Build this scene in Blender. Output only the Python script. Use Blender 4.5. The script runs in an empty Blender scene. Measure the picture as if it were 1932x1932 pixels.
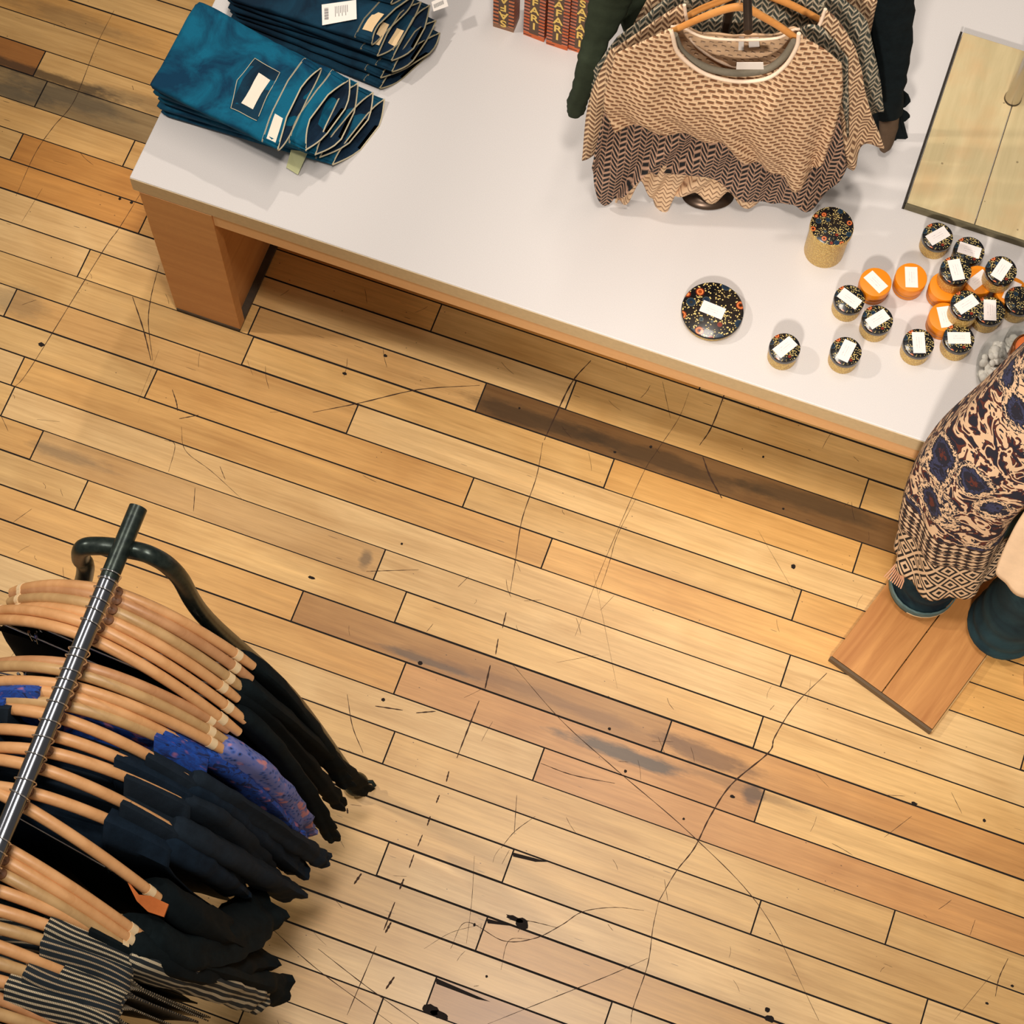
import bpy, math, random
from mathutils import Vector, Matrix
R=random.Random(7)
sc=bpy.context.scene; C=sc.collection
# ---------------------------------------------------------------- camera
CAM_R=Matrix(((0.9408460464140618,0.33849208117242036,0.015225896708052307),(0.3229805294612207,-0.8823341188948964,-0.3423011542821023),(-0.10243190194441482,0.3269703558695706,-0.9394669189740249)))
F=3873.03; H=4.68816; BW=.0825; V0=30.4072
cd=bpy.data.cameras.new('camera'); cam=bpy.data.objects.new('camera',cd); C.objects.link(cam)
M=Matrix((CAM_R[0],-CAM_R[1],-CAM_R[2])).transposed()
cam.matrix_world=Matrix.Translation((0,0,H))@M.to_4x4()
cd.sensor_width=36; cd.lens=F/1932*36; cd.clip_start=.05; sc.camera=cam
sc.view_settings.view_transform='Standard'; sc.view_settings.look='None'; sc.view_settings.gamma=1
sc.view_settings.use_curve_mapping=False; sc.view_settings.exposure=-0.1
# ---------------------------------------------------------------- world and lamps
w=bpy.data.worlds.new('world'); sc.world=w; w.use_nodes=True
bg=w.node_tree.nodes['Background']; bg.inputs[0].default_value=(1.0,.90,.80,1); bg.inputs[1].default_value=.20
def spot(name,loc,aim,power,col,ang,blend=.6,size=.06):
    l=bpy.data.lights.new(name,'SPOT'); l.energy=power; l.color=col; l.spot_size=math.radians(ang); l.spot_blend=blend; l.shadow_soft_size=size
    o=bpy.data.objects.new(name,l); C.objects.link(o); o.location=loc
    o.rotation_euler=(Vector(aim)-Vector(loc)).to_track_quat('-Z','Y').to_euler(); return o
WL=(1,.90,.80)
spot('ceiling_spot_rear',(-1.05,4.3,4.4),(-1.50,2.05,.66),170,WL,17,.8,.06)
spot('ceiling_spot_side',(-3.7,1.2,4.6),(-.1,1.9,.5),360,WL,50,.8,.10)
spot('ceiling_spot_front',(.15,-3.0,4.9),(.42,2.05,.8),1230,WL,25,.7,.25)
spot('ceiling_spot_centre',(-.1,.8,5.8),(0,1.1,0),420,WL,68,1,.22)
al=bpy.data.lights.new('ceiling_strip','AREA'); al.shape='RECTANGLE'; al.size=.35; al.size_y=3.1; al.energy=85; al.color=WL
ao=bpy.data.objects.new('ceiling_strip',al); C.objects.link(ao); ao.location=(-.35,2.15,5.6)
# ---------------------------------------------------------------- helpers
def ray(px,py):
    d=CAM_R.transposed()@Vector(((px-966)/F,(py-966)/F,1)); return d
def G(px,py,z=0):
    d=ray(px,py); return Vector((0,0,H))+d*((z-H)/d.z)
def GP(px,py,O,e):      # vertical plane through O with horizontal direction e
    n=Vector((-e.y,e.x,0)); d=ray(px,py); t=(O-Vector((0,0,H))).dot(n)/d.dot(n)
    return Vector((0,0,H))+d*t
def tag(o,label=None,cat=None,group=None,kind=None):
    if label:o['label']=label
    if cat:o['category']=cat
    if group:o['group']=group
    if kind:o['kind']=kind
    return o
def empty(name,loc,rz=0,**k):
    o=bpy.data.objects.new(name,None); o.empty_display_size=.05; C.objects.link(o); o.location=loc; o.rotation_euler=(0,0,rz); return tag(o,**k)
def link(name,me,mat,parent=None,**k):
    o=bpy.data.objects.new(name,me); C.objects.link(o)
    if mat:
        for m in (mat if isinstance(mat,(list,tuple)) else [mat]): me.materials.append(m)
    if parent is not None: o.parent=parent
    return tag(o,**k)
class MB:
    def __init__(s): s.v=[];s.f=[];s.uv=[];s.m=[]
    def add(s,vs,fs,uvs=None,mi=0,T=None):
        n=len(s.v); s.v+=[tuple(T@Vector(v)) if T else tuple(v) for v in vs]
        for f in fs:
            s.f.append([n+i for i in f]); s.m.append(mi); s.uv.append([uvs[i] for i in f] if uvs else [(vs[i][0],vs[i][1]) for i in f])
        return s
    def box(s,a,b,mi=0,T=None,ch=0):
        x0,y0,z0=a;x1,y1,z1=b
        vs=[(x0,y0,z0),(x1,y0,z0),(x1,y1,z0),(x0,y1,z0),(x0,y0,z1),(x1,y0,z1),(x1,y1,z1),(x0,y1,z1)]
        return s.add(vs,[(0,3,2,1),(4,5,6,7),(0,1,5,4),(1,2,6,5),(2,3,7,6),(3,0,4,7)],None,mi,T)
    def tube(s,pts,r,n=10,mi=0,T=None,cap=True,flat=1.0,upv=None):
        pts=[Vector(p) for p in pts]; rs=r if isinstance(r,(list,tuple)) else [r]*len(pts)
        vs=[];fs=[];uv=[];prev=None;L=0
        for i,p in enumerate(pts):
            t=(pts[min(i+1,len(pts)-1)]-pts[max(i-1,0)]).normalized()
            if i: L+=(p-pts[i-1]).length
            if prev is None:
                a=Vector(upv) if upv else (Vector((0,0,1)) if abs(t.z)<.9 else Vector((1,0,0)))
            else: a=prev
            a=(a-t*a.dot(t)).normalized(); b=t.cross(a); prev=a
            for j in range(n):
                q=2*math.pi*j/n; vs.append(p+(a*math.cos(q)*flat+b*math.sin(q))*rs[i]); uv.append((j/n,L))
        for i in range(len(pts)-1):
            for j in range(n):
                k=(j+1)%n; fs.append((i*n+j,i*n+k,(i+1)*n+k,(i+1)*n+j))
        if cap: fs.append(tuple(range(n))[::-1]); fs.append(tuple((len(pts)-1)*n+j for j in range(n)))
        return s.add(vs,fs,uv,mi,T)
    def wtube(s,pts,r,n=20,a=.16,seed=0,flat=.6,upv=(0,1,0)):
        q0=s.tube(pts,r,n,flat=flat,upv=upv,cap=True); rq=random.Random(seed); ph=[rq.uniform(0,6) for _ in range(4)]; P=[Vector(p) for p in pts]
        for i,p in enumerate(P):
            t=i/(len(P)-1)
            for j in range(n):
                k=i*n+j; q=2*math.pi*j/n; f=1+a*(.3+t)*(math.sin(3*q+ph[0]+3.2*t)+.6*math.sin(5*q+ph[1]-5*t)+.35*math.sin(9*t*6.28*.5+ph[2]+q))
                s.v[k]=tuple(p+(Vector(s.v[k])-p)*f)
        return s
    def lathe(s,prof,n=32,mi=0,T=None):
        vs=[];fs=[];uv=[]
        for r,z in prof:
            for j in range(n): q=2*math.pi*j/n; vs.append((r*math.cos(q),r*math.sin(q),z)); uv.append((j/n,z))
        for i in range(len(prof)-1):
            for j in range(n): k=(j+1)%n; fs.append((i*n+j,i*n+k,(i+1)*n+k,(i+1)*n+j))
        fs.append(tuple(range(n))[::-1]); fs.append(tuple((len(prof)-1)*n+j for j in range(n)))
        return s.add(vs,fs,uv,mi,T)
    def grid(s,rows,closed=False,uvs=None,mi=0,T=None,capends=False):
        m=len(rows);n=len(rows[0]);vs=[v for r in rows for v in r];fs=[]
        uv=[q for r in uvs for q in r] if uvs else None
        for i in range(m-1):
            for j in range(n if closed else n-1):
                k=(j+1)%n; fs.append((i*n+j,i*n+k,(i+1)*n+k,(i+1)*n+j))
        if capends: fs.append(tuple(range(n))[::-1]); fs.append(tuple((m-1)*n+j for j in range(n)))
        return s.add(vs,fs,uv,mi,T)
    def build(s,name,mat,parent=None,smooth=True,bev=0,sub=0,solid=0,**k):
        me=bpy.data.meshes.new(name); me.from_pydata(s.v,[],s.f); ul=me.uv_layers.new(name='UVMap')
        i=0
        for f,u in zip(me.polygons,s.uv):
            for q in u: ul.data[i].uv=q[:2]; i+=1
        me.polygons.foreach_set('material_index',s.m); me.polygons.foreach_set('use_smooth',[smooth]*len(s.f)); me.update()
        o=link(name,me,mat,parent,**k)
        if solid: m=o.modifiers.new('so','SOLIDIFY'); m.thickness=solid; m.offset=0
        if bev: m=o.modifiers.new('b','BEVEL'); m.width=bev; m.segments=2; m.limit_method='ANGLE'
        if sub: m=o.modifiers.new('s','SUBSURF'); m.levels=sub; m.render_levels=sub
        if smooth:
            me.polygons.foreach_set('use_smooth',[True]*len(s.f)); me.set_sharp_from_angle(angle=math.radians(48))
        return o
# ---- materials
class NT:
    def __init__(s,name,rough=.6,metal=0,**k):
        s.mat=bpy.data.materials.new(name); s.mat.use_nodes=True; s.t=s.mat.node_tree; s.n=s.t.nodes; s.b=s.n['Principled BSDF']
        s.b.inputs['Roughness'].default_value=rough; s.b.inputs['Metallic'].default_value=metal
        for a,v in k.items(): s.b.inputs[a.replace('_',' ')].default_value=v
    def L(s,a,b): s.t.links.new(a,b)
    def set(s,inp,v):
        if hasattr(v,'is_linked') or isinstance(v,bpy.types.NodeSocket): s.L(v,inp)
        else: inp.default_value=v
    def math(s,op,a,b=0,c=None):
        n=s.n.new('ShaderNodeMath'); n.operation=op; s.set(n.inputs[0],a); s.set(n.inputs[1],b)
        if c is not None: s.set(n.inputs[2],c)
        return n.outputs[0]
    def mix(s,f,a,b,bt='MIX'):
        n=s.n.new('ShaderNodeMix'); n.data_type='RGBA'; n.blend_type=bt; s.set(n.inputs[0],f); s.set(n.inputs[6],a); s.set(n.inputs[7],b); return n.outputs[2]
    def coord(s,kind='Object',scale=(1,1,1),loc=(0,0,0),rot=(0,0,0)):
        c=s.n.new('ShaderNodeTexCoord'); m=s.n.new('ShaderNodeMapping'); s.L(c.outputs[kind],m.inputs[0]); m.inputs[1].default_value=loc; m.inputs[2].default_value=rot; m.inputs[3].default_value=scale; return m.outputs[0]
    def noise(s,vec,scale,detail=3,rough=.5,dist=0):
        n=s.n.new('ShaderNodeTexNoise'); s.L(vec,n.inputs['Vector']); n.inputs['Scale'].default_value=scale; n.inputs['Detail'].default_value=detail; n.inputs['Roughness'].default_value=rough; n.inputs['Distortion'].default_value=dist; return n.outputs[0]
    def voro(s,vec,scale,out='Distance',feat='F1',rnd=1):
        n=s.n.new('ShaderNodeTexVoronoi'); n.feature=feat; s.L(vec,n.inputs['Vector']); n.inputs['Scale'].default_value=scale; n.inputs['Randomness'].default_value=rnd; return n.outputs[out]
    def ramp(s,f,stops,interp='LINEAR'):
        n=s.n.new('ShaderNodeValToRGB'); s.set(n.inputs[0],f); r=n.color_ramp; r.interpolation=interp
        while len(r.elements)<len(stops): r.elements.new(.5)
        for e,(p,c) in zip(r.elements,stops): e.position=p; e.color=c if len(c)==4 else (*c,1)
        return n.outputs[0]
    def sep(s,v):
        n=s.n.new('ShaderNodeSeparateXYZ'); s.L(v,n.inputs[0]); return n.outputs
    def col(s,c): s.set(s.b.inputs['Base Color'],c); return s
    def bump(s,h,st=.3,d=.002):
        n=s.n.new('ShaderNodeBump'); s.set(n.inputs['Height'],h); n.inputs['Strength'].default_value=st; n.inputs['Distance'].default_value=d; s.L(n.outputs[0],s.b.inputs['Normal']); return s
def srgb(r,g,b):
    f=lambda c:(c/255/12.92) if c<=10.3 else ((c/255+.055)/1.055)**2.4
    return (f(r),f(g),f(b),1)
def plain(name,c,rough=.6,metal=0,nz=.0,sc_=60,bump=0):
    m=NT(name,rough,metal)
    if nz or bump:
        n=m.noise(m.coord(),sc_,4,.6)
        c2=tuple(x*(1-nz) for x in c[:3])+(1,); c3=tuple(min(1,x*(1+nz)) for x in c[:3])+(1,)
        m.col(m.ramp(n,[(.3,c2),(.7,c3)]))
        if bump: m.bump(n,bump)
    else: m.col(c)
    return m.mat
def wood(name,a,b,scale=(3,30,30),rough=.5,rnd=True):
    m=NT(name,rough); v=m.coord('Object',scale)
    n=m.noise(v,1.0,5,.6,.8); n2=m.noise(m.coord(),90,3)
    c=m.ramp(n,[(.3,a),(.7,b)]); c=m.mix(m.math('MULTIPLY',n2,.25),c,tuple(x*.6 for x in a[:3])+(1,))
    return m.col(c).bump(n,.15,.001).mat
def rotz(a): return Matrix.Rotation(a,4,'Z')
def catmull(pts,n=8):
    P=[Vector(p) for p in pts]; P=[P[0]*2-P[1]]+P+[P[-1]*2-P[-2]]; out=[]
    for i in range(1,len(P)-2):
        a,b,c,d=P[i-1:i+3]
        for k in range(n):
            t=k/n; out.append(.5*((2*b)+(c-a)*t+(2*a-5*b+4*c-d)*t*t+(3*b-a-3*c+d)*t**3))
    out.append(P[-2]); return out
# ---------------------------------------------------------------- floor
fm=NT('maple_boards',.38); fm.b.inputs['Coat Weight'].default_value=.12; fm.b.inputs['Coat Roughness'].default_value=.25
at=fm.n.new('ShaderNodeAttribute'); at.attribute_name='tone'; at2=fm.n.new('ShaderNodeAttribute'); at2.attribute_name='shift'
base=fm.n.new('ShaderNodeVectorMath'); base.operation='ADD'; fm.L(fm.coord('Object'),base.inputs[0]); fm.L(at2.outputs['Vector'],base.inputs[1])
def mapn(vec,scale):
    m=fm.n.new('ShaderNodeMapping'); fm.L(vec,m.inputs[0]); m.inputs[3].default_value=scale; return m.outputs[0]
g1=fm.noise(mapn(base.outputs[0],(1.6,26,1)),1,5,.65,.6); g2=fm.noise(mapn(base.outputs[0],(5,120,1)),1,4,.7); g3=fm.noise(base.outputs[0],2.6,3,.6,.5)
g4=fm.noise(fm.coord(),1.3,4,.6)
c=fm.mix(1,at.outputs['Color'],fm.ramp(g1,[(.25,(.80,.74,.66)),(.5,(1,1,1)),(.75,(1.16,1.16,1.14))]),'MULTIPLY')
c=fm.mix(1,c,fm.ramp(g2,[(.3,(.86,.83,.78)),(.6,(1.05,1.05,1.05))]),'MULTIPLY')
c=fm.mix(1,c,fm.ramp(g3,[(.3,(.90,.83,.72)),(.6,(1.06,1.07,1.08))]),'MULTIPLY')
# specks and short scuffs
sp=fm.voro(mapn(fm.coord(),(30,48,1)),1.0); spm=fm.math('LESS_THAN',sp,.055); gate=fm.math('GREATER_THAN',fm.noise(fm.coord(),3.1,4),.55)
c=fm.mix(fm.math('MULTIPLY',fm.math('MULTIPLY',spm,gate),.75),c,(.05,.022,.008,1))
for k,(rz,scl,th) in enumerate(((.5,(2.5,46,1),.022),(-1.1,(3.2,40,1),.02),(1.5,(3.5,34,1),.022),(2.3,(2.2,60,1),.018))):
    sv=fm.coord('Object',scl,(k*3.1,k*1.7,0),(0,0,rz)); e=fm.math('LESS_THAN',fm.voro(sv,1.0,'Distance'),th*1.6)
    gt=fm.math('GREATER_THAN',fm.noise(fm.coord('Object',(1,1,1),(k*5,2,0)),2.3,3),.5)
    c=fm.mix(fm.math('MULTIPLY',fm.math('MULTIPLY',e,gt),.6),c,(.07,.035,.015,1))
# grey-brown worn stains (object coordinates), each with its own shape
def stain(px,py,rx,ry,colr,amt,rot=-.0):
    global c
    q=G(px,py,0); v=fm.coord('Object',(1,1,1),(0,0,0))
    m=fm.n.new('ShaderNodeVectorMath'); m.operation='SUBTRACT'; fm.L(v,m.inputs[0]); m.inputs[1].default_value=(q.x,q.y,0)
    s=fm.n.new('ShaderNodeVectorMath'); s.operation='DIVIDE'; fm.L(m.outputs[0],s.inputs[0]); s.inputs[1].default_value=(rx,ry,1)
    l=fm.n.new('ShaderNodeVectorMath'); l.operation='LENGTH'; fm.L(s.outputs[0],l.inputs[0])
    d=fm.math('ADD',l.outputs['Value'],fm.math('MULTIPLY',fm.math('SUBTRACT',fm.noise(mapn(v,(6,22,1)),1,5,.7),.5),2.2))
    k=fm.ramp(d,[(.45,(amt,)*3),(1.0,(0,0,0))])
    c=fm.mix(k,c,colr)
GR=(.075,.068,.05,1)
stain(120,185,.22,.035,GR,.55); stain(140,40,.25,.03,GR,.35); stain(80,140,.3,.02,(.05,.03,.015,1),.8); stain(20,170,.14,.03,GR,.6)
stain(1180,1425,.17,.022,(.07,.06,.045,1),.85); stain(810,1250,.14,.012,(.08,.06,.045,1),.7); stain(1420,1500,.03,.03,(.06,.04,.03,1),.75)
stain(130,860,.12,.02,GR,.4); stain(1380,1480,.2,.015,(.12,.06,.02,1),.4); stain(1040,1320,.4,.02,(.2,.09,.03,1),.5); stain(40,570,.1,.05,GR,.35)
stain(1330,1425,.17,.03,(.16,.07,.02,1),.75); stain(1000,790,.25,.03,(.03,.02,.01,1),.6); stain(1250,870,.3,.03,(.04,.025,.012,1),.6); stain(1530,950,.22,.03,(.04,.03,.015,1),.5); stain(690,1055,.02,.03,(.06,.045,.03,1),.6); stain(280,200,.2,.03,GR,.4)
fm.col(c).bump(g2,.08,.001)
FLOOR=fm.mat
gap=plain('gap_dirt',(.012,.008,.006,1),.9)
J=[(76,180),(30,280),(269,424),(164,484),(19,572),(285,723),(15,756),(69,840),(154,933),(474,617),(468,660),(822,602),(907,750),(665,790),(883,930),(1077,745),(1149,893),(1031,1045),(1503,1142),(1629,935),(1617,1053),(1482,1265),(1430,1383),(1257,1390),(1432,1523),(1013,1450),(560,1145),(716,1065),(755,1147),(753,1283),(721,1623),(957,1638),(907,1766),(812,1876),(1679,1751),(1744,1908),(1927,1446),(1424,1737),(1145,1920)]
base_t=srgb(222,180,116); gold=srgb(220,170,100); pale=srgb(226,188,130); dark=srgb(124,90,52); mid=srgb(184,136,78); dgr=srgb(160,134,92); org=srgb(206,142,78)
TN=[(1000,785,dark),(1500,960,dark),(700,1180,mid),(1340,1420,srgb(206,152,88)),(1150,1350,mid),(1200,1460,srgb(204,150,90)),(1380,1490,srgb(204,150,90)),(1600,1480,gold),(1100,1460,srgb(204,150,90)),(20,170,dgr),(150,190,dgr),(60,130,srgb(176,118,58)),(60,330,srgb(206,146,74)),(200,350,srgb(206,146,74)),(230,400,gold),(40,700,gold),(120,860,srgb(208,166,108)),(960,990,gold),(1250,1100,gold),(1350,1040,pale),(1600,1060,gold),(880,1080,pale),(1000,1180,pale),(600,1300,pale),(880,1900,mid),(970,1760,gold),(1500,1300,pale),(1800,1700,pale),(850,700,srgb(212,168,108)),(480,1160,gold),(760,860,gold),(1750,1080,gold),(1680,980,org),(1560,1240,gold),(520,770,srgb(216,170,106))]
def rowx(px,py):
    q=G(px,py,0); k=V0-q.y/BW; return int(math.floor(k)),q.x
rows={}
for a in J:
    k,x=rowx(*a); rows.setdefault(k,[]).append(x)
tones={}
for a,b,t in TN:
    k,x=rowx(a,b); tones.setdefault(k,[]).append((x,t))
mb=MB(); cols=[];shf=[]
rr=random.Random(3)
for k in range(-22,52):
    y1=(V0-k)*BW; y0=y1-BW; xs=sorted(rows.get(k,[]))
    if not xs: xs=[rr.uniform(-3,-1.9)]; 
    if len(rows.get(k,[]))==0:
        while xs[-1]<3.2: xs.append(xs[-1]+rr.uniform(1.0,1.9))
    while xs[0]>-3.3: xs.insert(0,xs[0]-rr.uniform(1.1,1.9))
    while xs[-1]<3.3: xs.append(xs[-1]+rr.uniform(1.1,1.9))
    for a,b in zip(xs,xs[1:]):
        g=rr.choice((.0015,.0019,.0024,.0032)); gx=.0018
        mb.add([(a+gx,y0+g,0),(b-gx,y0+g,0),(b-gx,y1-g*.6,0),(a+gx,y1-g*.6,0)],[(0,1,2,3)])
        t=None
        for x,tt in tones.get(k,[]):
            if a<=x<b and t is None: t=tt
        if t is None:
            t=rr.choice((base_t,base_t,base_t,base_t,gold,pale,pale)); 
        f=rr.uniform(.93,1.06); cols.append(tuple(min(1,q*f) for q in t[:3])+(1,)); shf.append((rr.uniform(0,50),rr.uniform(0,50),0))
fl=mb.build('floor',FLOOR,None,smooth=False,kind='structure')
ca=fl.data.color_attributes.new('tone','FLOAT_COLOR','CORNER'); sa=fl.data.attributes.new('shift','FLOAT_VECTOR','FACE')
for i,p in enumerate(fl.data.polygons):
    sa.data[i].vector=shf[i]
    for l in p.loop_indices: ca.data[l].color=cols[i]
fl['label']='worn maple strip floor with dark gaps between the boards'
MB().box((-3.6,-2.2,-.03),(3.6,4.5,-.002)).build('floor_bed',gap,fl,smooth=False)
# long scratches and cracks, thin dark marks pressed in the boards
sm=MB()
def scratch(pts,wd=.0016,n=10):
    P=catmull([G(x,y,.0004) for x,y in pts],n); 
    L=[];Rr=[]
    for i,p in enumerate(P):
        t=(P[min(i+1,len(P)-1)]-P[max(i-1,0)]).normalized(); s=Vector((-t.y,t.x,0)); e=wd*.5*math.sin(math.pi*min(max((i+.6)/(len(P)+.2),.06),.94))**.5*(1+.3*math.sin(i*1.7))
        L.append(p+s*e);Rr.append(p-s*e)
    sm.grid([L,Rr])
for pts,wd in [
 ([(968,1255),(1060,1360),(1160,1450),(1310,1580),(1440,1720),(1545,1925)],.0017),
 ([(1560,1270),(1500,1330),(1462,1390),(1450,1420),(1380,1480),(1340,1540),(1310,1600),(1275,1645),(1243,1700)],.0032),
 ([(1243,1700),(1232,1750),(1222,1820),(1195,1900),(1190,1932)],.0018),
 ([(590,778),(680,760),(790,735),(905,727)],.0025),([(215,20),(180,90),(140,190),(100,240),(66,290),(30,370)],.0016),([(265,365),(225,430),(190,480),(60,690),(25,733)],.0018),
 ([(1115,680),(1080,720),(1050,780),(1027,830)],.0035),([(1024,835),(1012,900),(985,980),(972,1060),(962,1120)],.002),
 ([(955,1155),(948,1185)],.003),([(940,1205),(935,1235)],.003),([(925,1255),(915,1300)],.004),([(904,1322),(885,1370),(862,1430)],.0034),([(847,1455),(842,1475)],.0035),([(829,1500),(823,1515)],.0035),([(812,1540),(806,1558)],.0035),([(797,1575),(788,1597)],.003),([(781,1612),(772,1638)],.003),([(762,1658),(754,1678)],.0045),
 ([(745,1702),(724,1755)],.0035),([(738,1740),(727,1760)],.005),([(710,1785),(655,1915)],.002),([(744,1843),(728,1866)],.005),([(682,1648),(668,1668)],.005),([(655,1525),(656,1535)],.004),([(600,1790),(690,1860),(790,1932)],.0018),([(500,1740),(600,1830),(740,1932)],.0016),
 ([(1383,700),(1345,800),(1320,840)],.003),([(1326,862),(1340,900),(1362,940)],.004),([(1300,740),(1280,790),(1240,850),(1210,900),(1140,1060),(1085,1200)],.0012),([(1200,940),(1165,1010),(1150,1060),(1130,1120)],.0012),
 ([(1250,720),(1265,790)],.001),([(850,1790),(880,1740),(950,1775),(1010,1770),(1060,1745),(1100,1720),(1160,1712),(1215,1718)],.0018),([(945,1830),(960,1775),(1000,1772)],.0012),([(1222,1808),(1150,1840),(1050,1880),(920,1932)],.0016),
 ([(1020,1440),(1080,1462),(1160,1478)],.002),([(1902,1808),(1885,1845),(1878,1880)],.002),([(655,1310),(665,1370),(685,1420)],.0018),([(708,1332),(760,1340)],.003),([(785,1345),(822,1342)],.003),
 ([(300,500),(285,560),(280,610),(288,680)],.002),([(250,560),(270,620),(285,680)],.003),([(325,735),(333,760),(335,775)],.0025),([(338,790),(375,783)],.0022),([(342,805),(350,850),(400,890),(460,945)],.0012),([(368,920),(365,965)],.0016),([(415,880),(425,905)],.0014),([(310,830),(330,840),(318,890)],.0012),
 ([(691,1078),(720,1077),(790,1075)],.0016),([(1670,1500),(1708,1502)],.001),([(1795,1495),(1815,1535)],.001),([(1500,1120),(1430,1000)],.0006),([(1840,1735),(1830,1765)],.001),([(420,1480),(500,1520)],.001),
 ([(1010,1540),(972,1568),(945,1600)],.0014),([(895,1615),(890,1700),(880,1780)],.001),([(975,1500),(970,1575)],.0014),([(1720,1540),(1668,1580)],.001),([(1870,1840),(1800,1925)],.0008),([(1540,60),(1545,80)],.001),
 ([(960,1735),(1000,1738),(1050,1750)],.0016),([(905,1745),(850,1760),(800,1790)],.0008),([(1120,1080),(1165,1300)],.0005),([(300,660),(260,760)],.0005),([(1050,1250),(1130,1235)],.0006),([(20,1240),(70,1180)],.0008),([(60,960),(25,985)],.001),([(80,355),(40,420)],.0007)]:
    scratch(pts,wd)
rs=random.Random(5)
for _ in range(150):      # small scuffs
    x,y=rs.uniform(0,1932),rs.uniform(0,1932); a=rs.choice((rs.gauss(1.2,.35),rs.gauss(-.6,.6))); l=rs.uniform(8,45)
    scratch([(x,y),(x+math.cos(a)*l*.5+rs.uniform(-3,3),y+math.sin(a)*l*.5),(x+math.cos(a)*l,y+math.sin(a)*l)],rs.uniform(.0005,.0011),3)
sm.build('scratch_marks',plain('scratch_dark',srgb(62,38,20),.8),fl,smooth=False,kind='stuff')
hm=MB()
def knot(px,py,rx,ry,n=14):
    q=G(px,py,.0006); rq=random.Random(px); hm.add([tuple(q+Vector((math.cos(t*2*math.pi/n)*rx*rq.uniform(.8,1.15),math.sin(t*2*math.pi/n)*ry*rq.uniform(.8,1.15),0))) for t in range(n)],[tuple(range(n))])
for a in [(78,650,.008,.006),(727,671,.005,.004),(1497,1069,.006,.006),(1150,1375,.004,.004),(1725,1516,.008,.004),(1857,1548,.004,.004),(793,1251,.006,.005),(985,1742,.016,.013),(970,1733,.02,.006),(723,1320,.005,.004),(588,1090,.009,.004),(1382,1503,.006,.004),(1180,1455,.004,.004),(1228,843,.004,.004),(1478,960,.003,.003),(1448,1905,.006,.006),(1452,1922,.012,.008),(1440,862,.003,.003),(980,770,.003,.003),(650,705,.006,.004),(1160,853,.004,.003),(918,1842,.003,.003),(895,1745,.003,.004),(812,1905,.02,.012),(830,1915,.022,.008),(248,382,.004,.004),(226,375,.004,.004),(1910,1860,.004,.003),(758,1026,.003,.003),(1290,1545,.003,.003),(1660,1925,.003,.003),(1862,1893,.004,.003)]: knot(*a)
for a,b,c2,d in (((967,1608),(1035,1626),(1010,1626),(968,1616)),((918,1733),(985,1750),(975,1748),(920,1742)),((822,1845),(925,1890),(900,1885),(823,1856))):
    q=[G(*t,.0005) for t in (a,b,c2,d)]; hm.add([tuple(x) for x in q],[(0,1,2,3)])
hm.build('knot_holes',plain('knot_dark',srgb(28,18,12),.9),fl,smooth=False,kind='stuff')
# ---------------------------------------------------------------- display table
ZT=.66; TY=1.853; TX=-1.502
twood=wood('table_veneer',srgb(196,134,76),srgb(214,154,92),(2,2,26),.45)
twood_h=wood('table_apron_wood',srgb(228,174,118),srgb(240,190,134),(2.5,30,30),.45)
lam=NT('white_laminate',.42); lam.col(lam.ramp(lam.noise(lam.coord(),700,2),[(.3,srgb(204,200,198)),(.7,srgb(217,213,211))])); LAM=lam.mat
tb=empty('display_table',(-.2,2.5,0),label='long low display table with white top and maple slab legs',cat='table')
def inv(o): return Matrix.Translation(-o.location)
def bx(a,b,name,mat,par,bev=.002,**k):
    return MB().box(a,b,T=Matrix.Translation(-par.location)).build(name,mat,par,smooth=False,bev=bev,**k)
bx((TX,TY,.605),(1.9,3.4,ZT),'tabletop',LAM,tb,.003)
edge=plain('edge_band',srgb(206,182,140),.55,0,.06,80)
bx((TX+.001,TY-.0015,.607),(1.899,TY,.6575),'front_edge_band',edge,tb,.0005)
bx((-1.312,TY+.001,.556),(1.72,TY+.024,.605),'apron',twood_h,tb,.001)
bx((TX+.03,3.35,.556),(1.88,3.374,.605),'apron',twood_h,tb,.001)
for x0,x1,s in ((-1.487,-1.312,1),(1.72,1.895,-1)):
    lg=bx((x0,TY-.002,.012),(x1,TY+.026,.605),'leg',twood,tb,.001)
    ms=MB(); T=Matrix.Translation(-tb.location)
    ms.box((x0+(0.0 if s>0 else .02),TY+.026,.012),(x1-(.02 if s>0 else 0),3.33,.604),T=T); ms.build('side_panel',twood,tb,smooth=False)
    bx((x0+.002,TY-.004,0),(x1-.002,TY+.28,.012),'foot_plate',plain('foot_black',srgb(70,58,44),.7,0,.3,30),tb,.001)
    bx((x0+.002,TY+.28,0),(x1-.002,3.33,.012),'foot_plate',twood,tb,.001)
# ---------------------------------------------------------------- wooden riser and post on the table
rw=NT('grey_barnwood',.75); v=rw.coord('Object',(22,2.2,8)); n=rw.noise(v,1,6,.65,.4); n2=rw.noise(rw.coord(),14,4)
rc=rw.ramp(n,[(.25,srgb(178,162,120)),(.75,srgb(214,196,152))]); rc=rw.mix(rw.ramp(n2,[(.45,(0,0,0)),(.75,(.5,.5,.5))]),rc,srgb(206,166,118)); 
vv=rw.voro(rw.coord(),26); rc=rw.mix(rw.math('MULTIPLY',rw.math('LESS_THAN',vv,.07),.6),rc,srgb(96,78,52)); RW=rw.col(rc).bump(n,.25,.001).mat
rwd=plain('grey_barnwood_edge',srgb(98,90,66),.8,0,.2,30)
zr=ZT+.022; r0=G(1709,386,zr); r1=G(1819,61,zr); rx=r0.x; 
xs=G(1838,426,zr).x
rz=empty('plank_riser',(rx,r0.y,ZT),label='grey weathered plank board lying on the right of the table top',cat='board')
w_=xs-rx; L_=r1.y-r0.y
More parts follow.
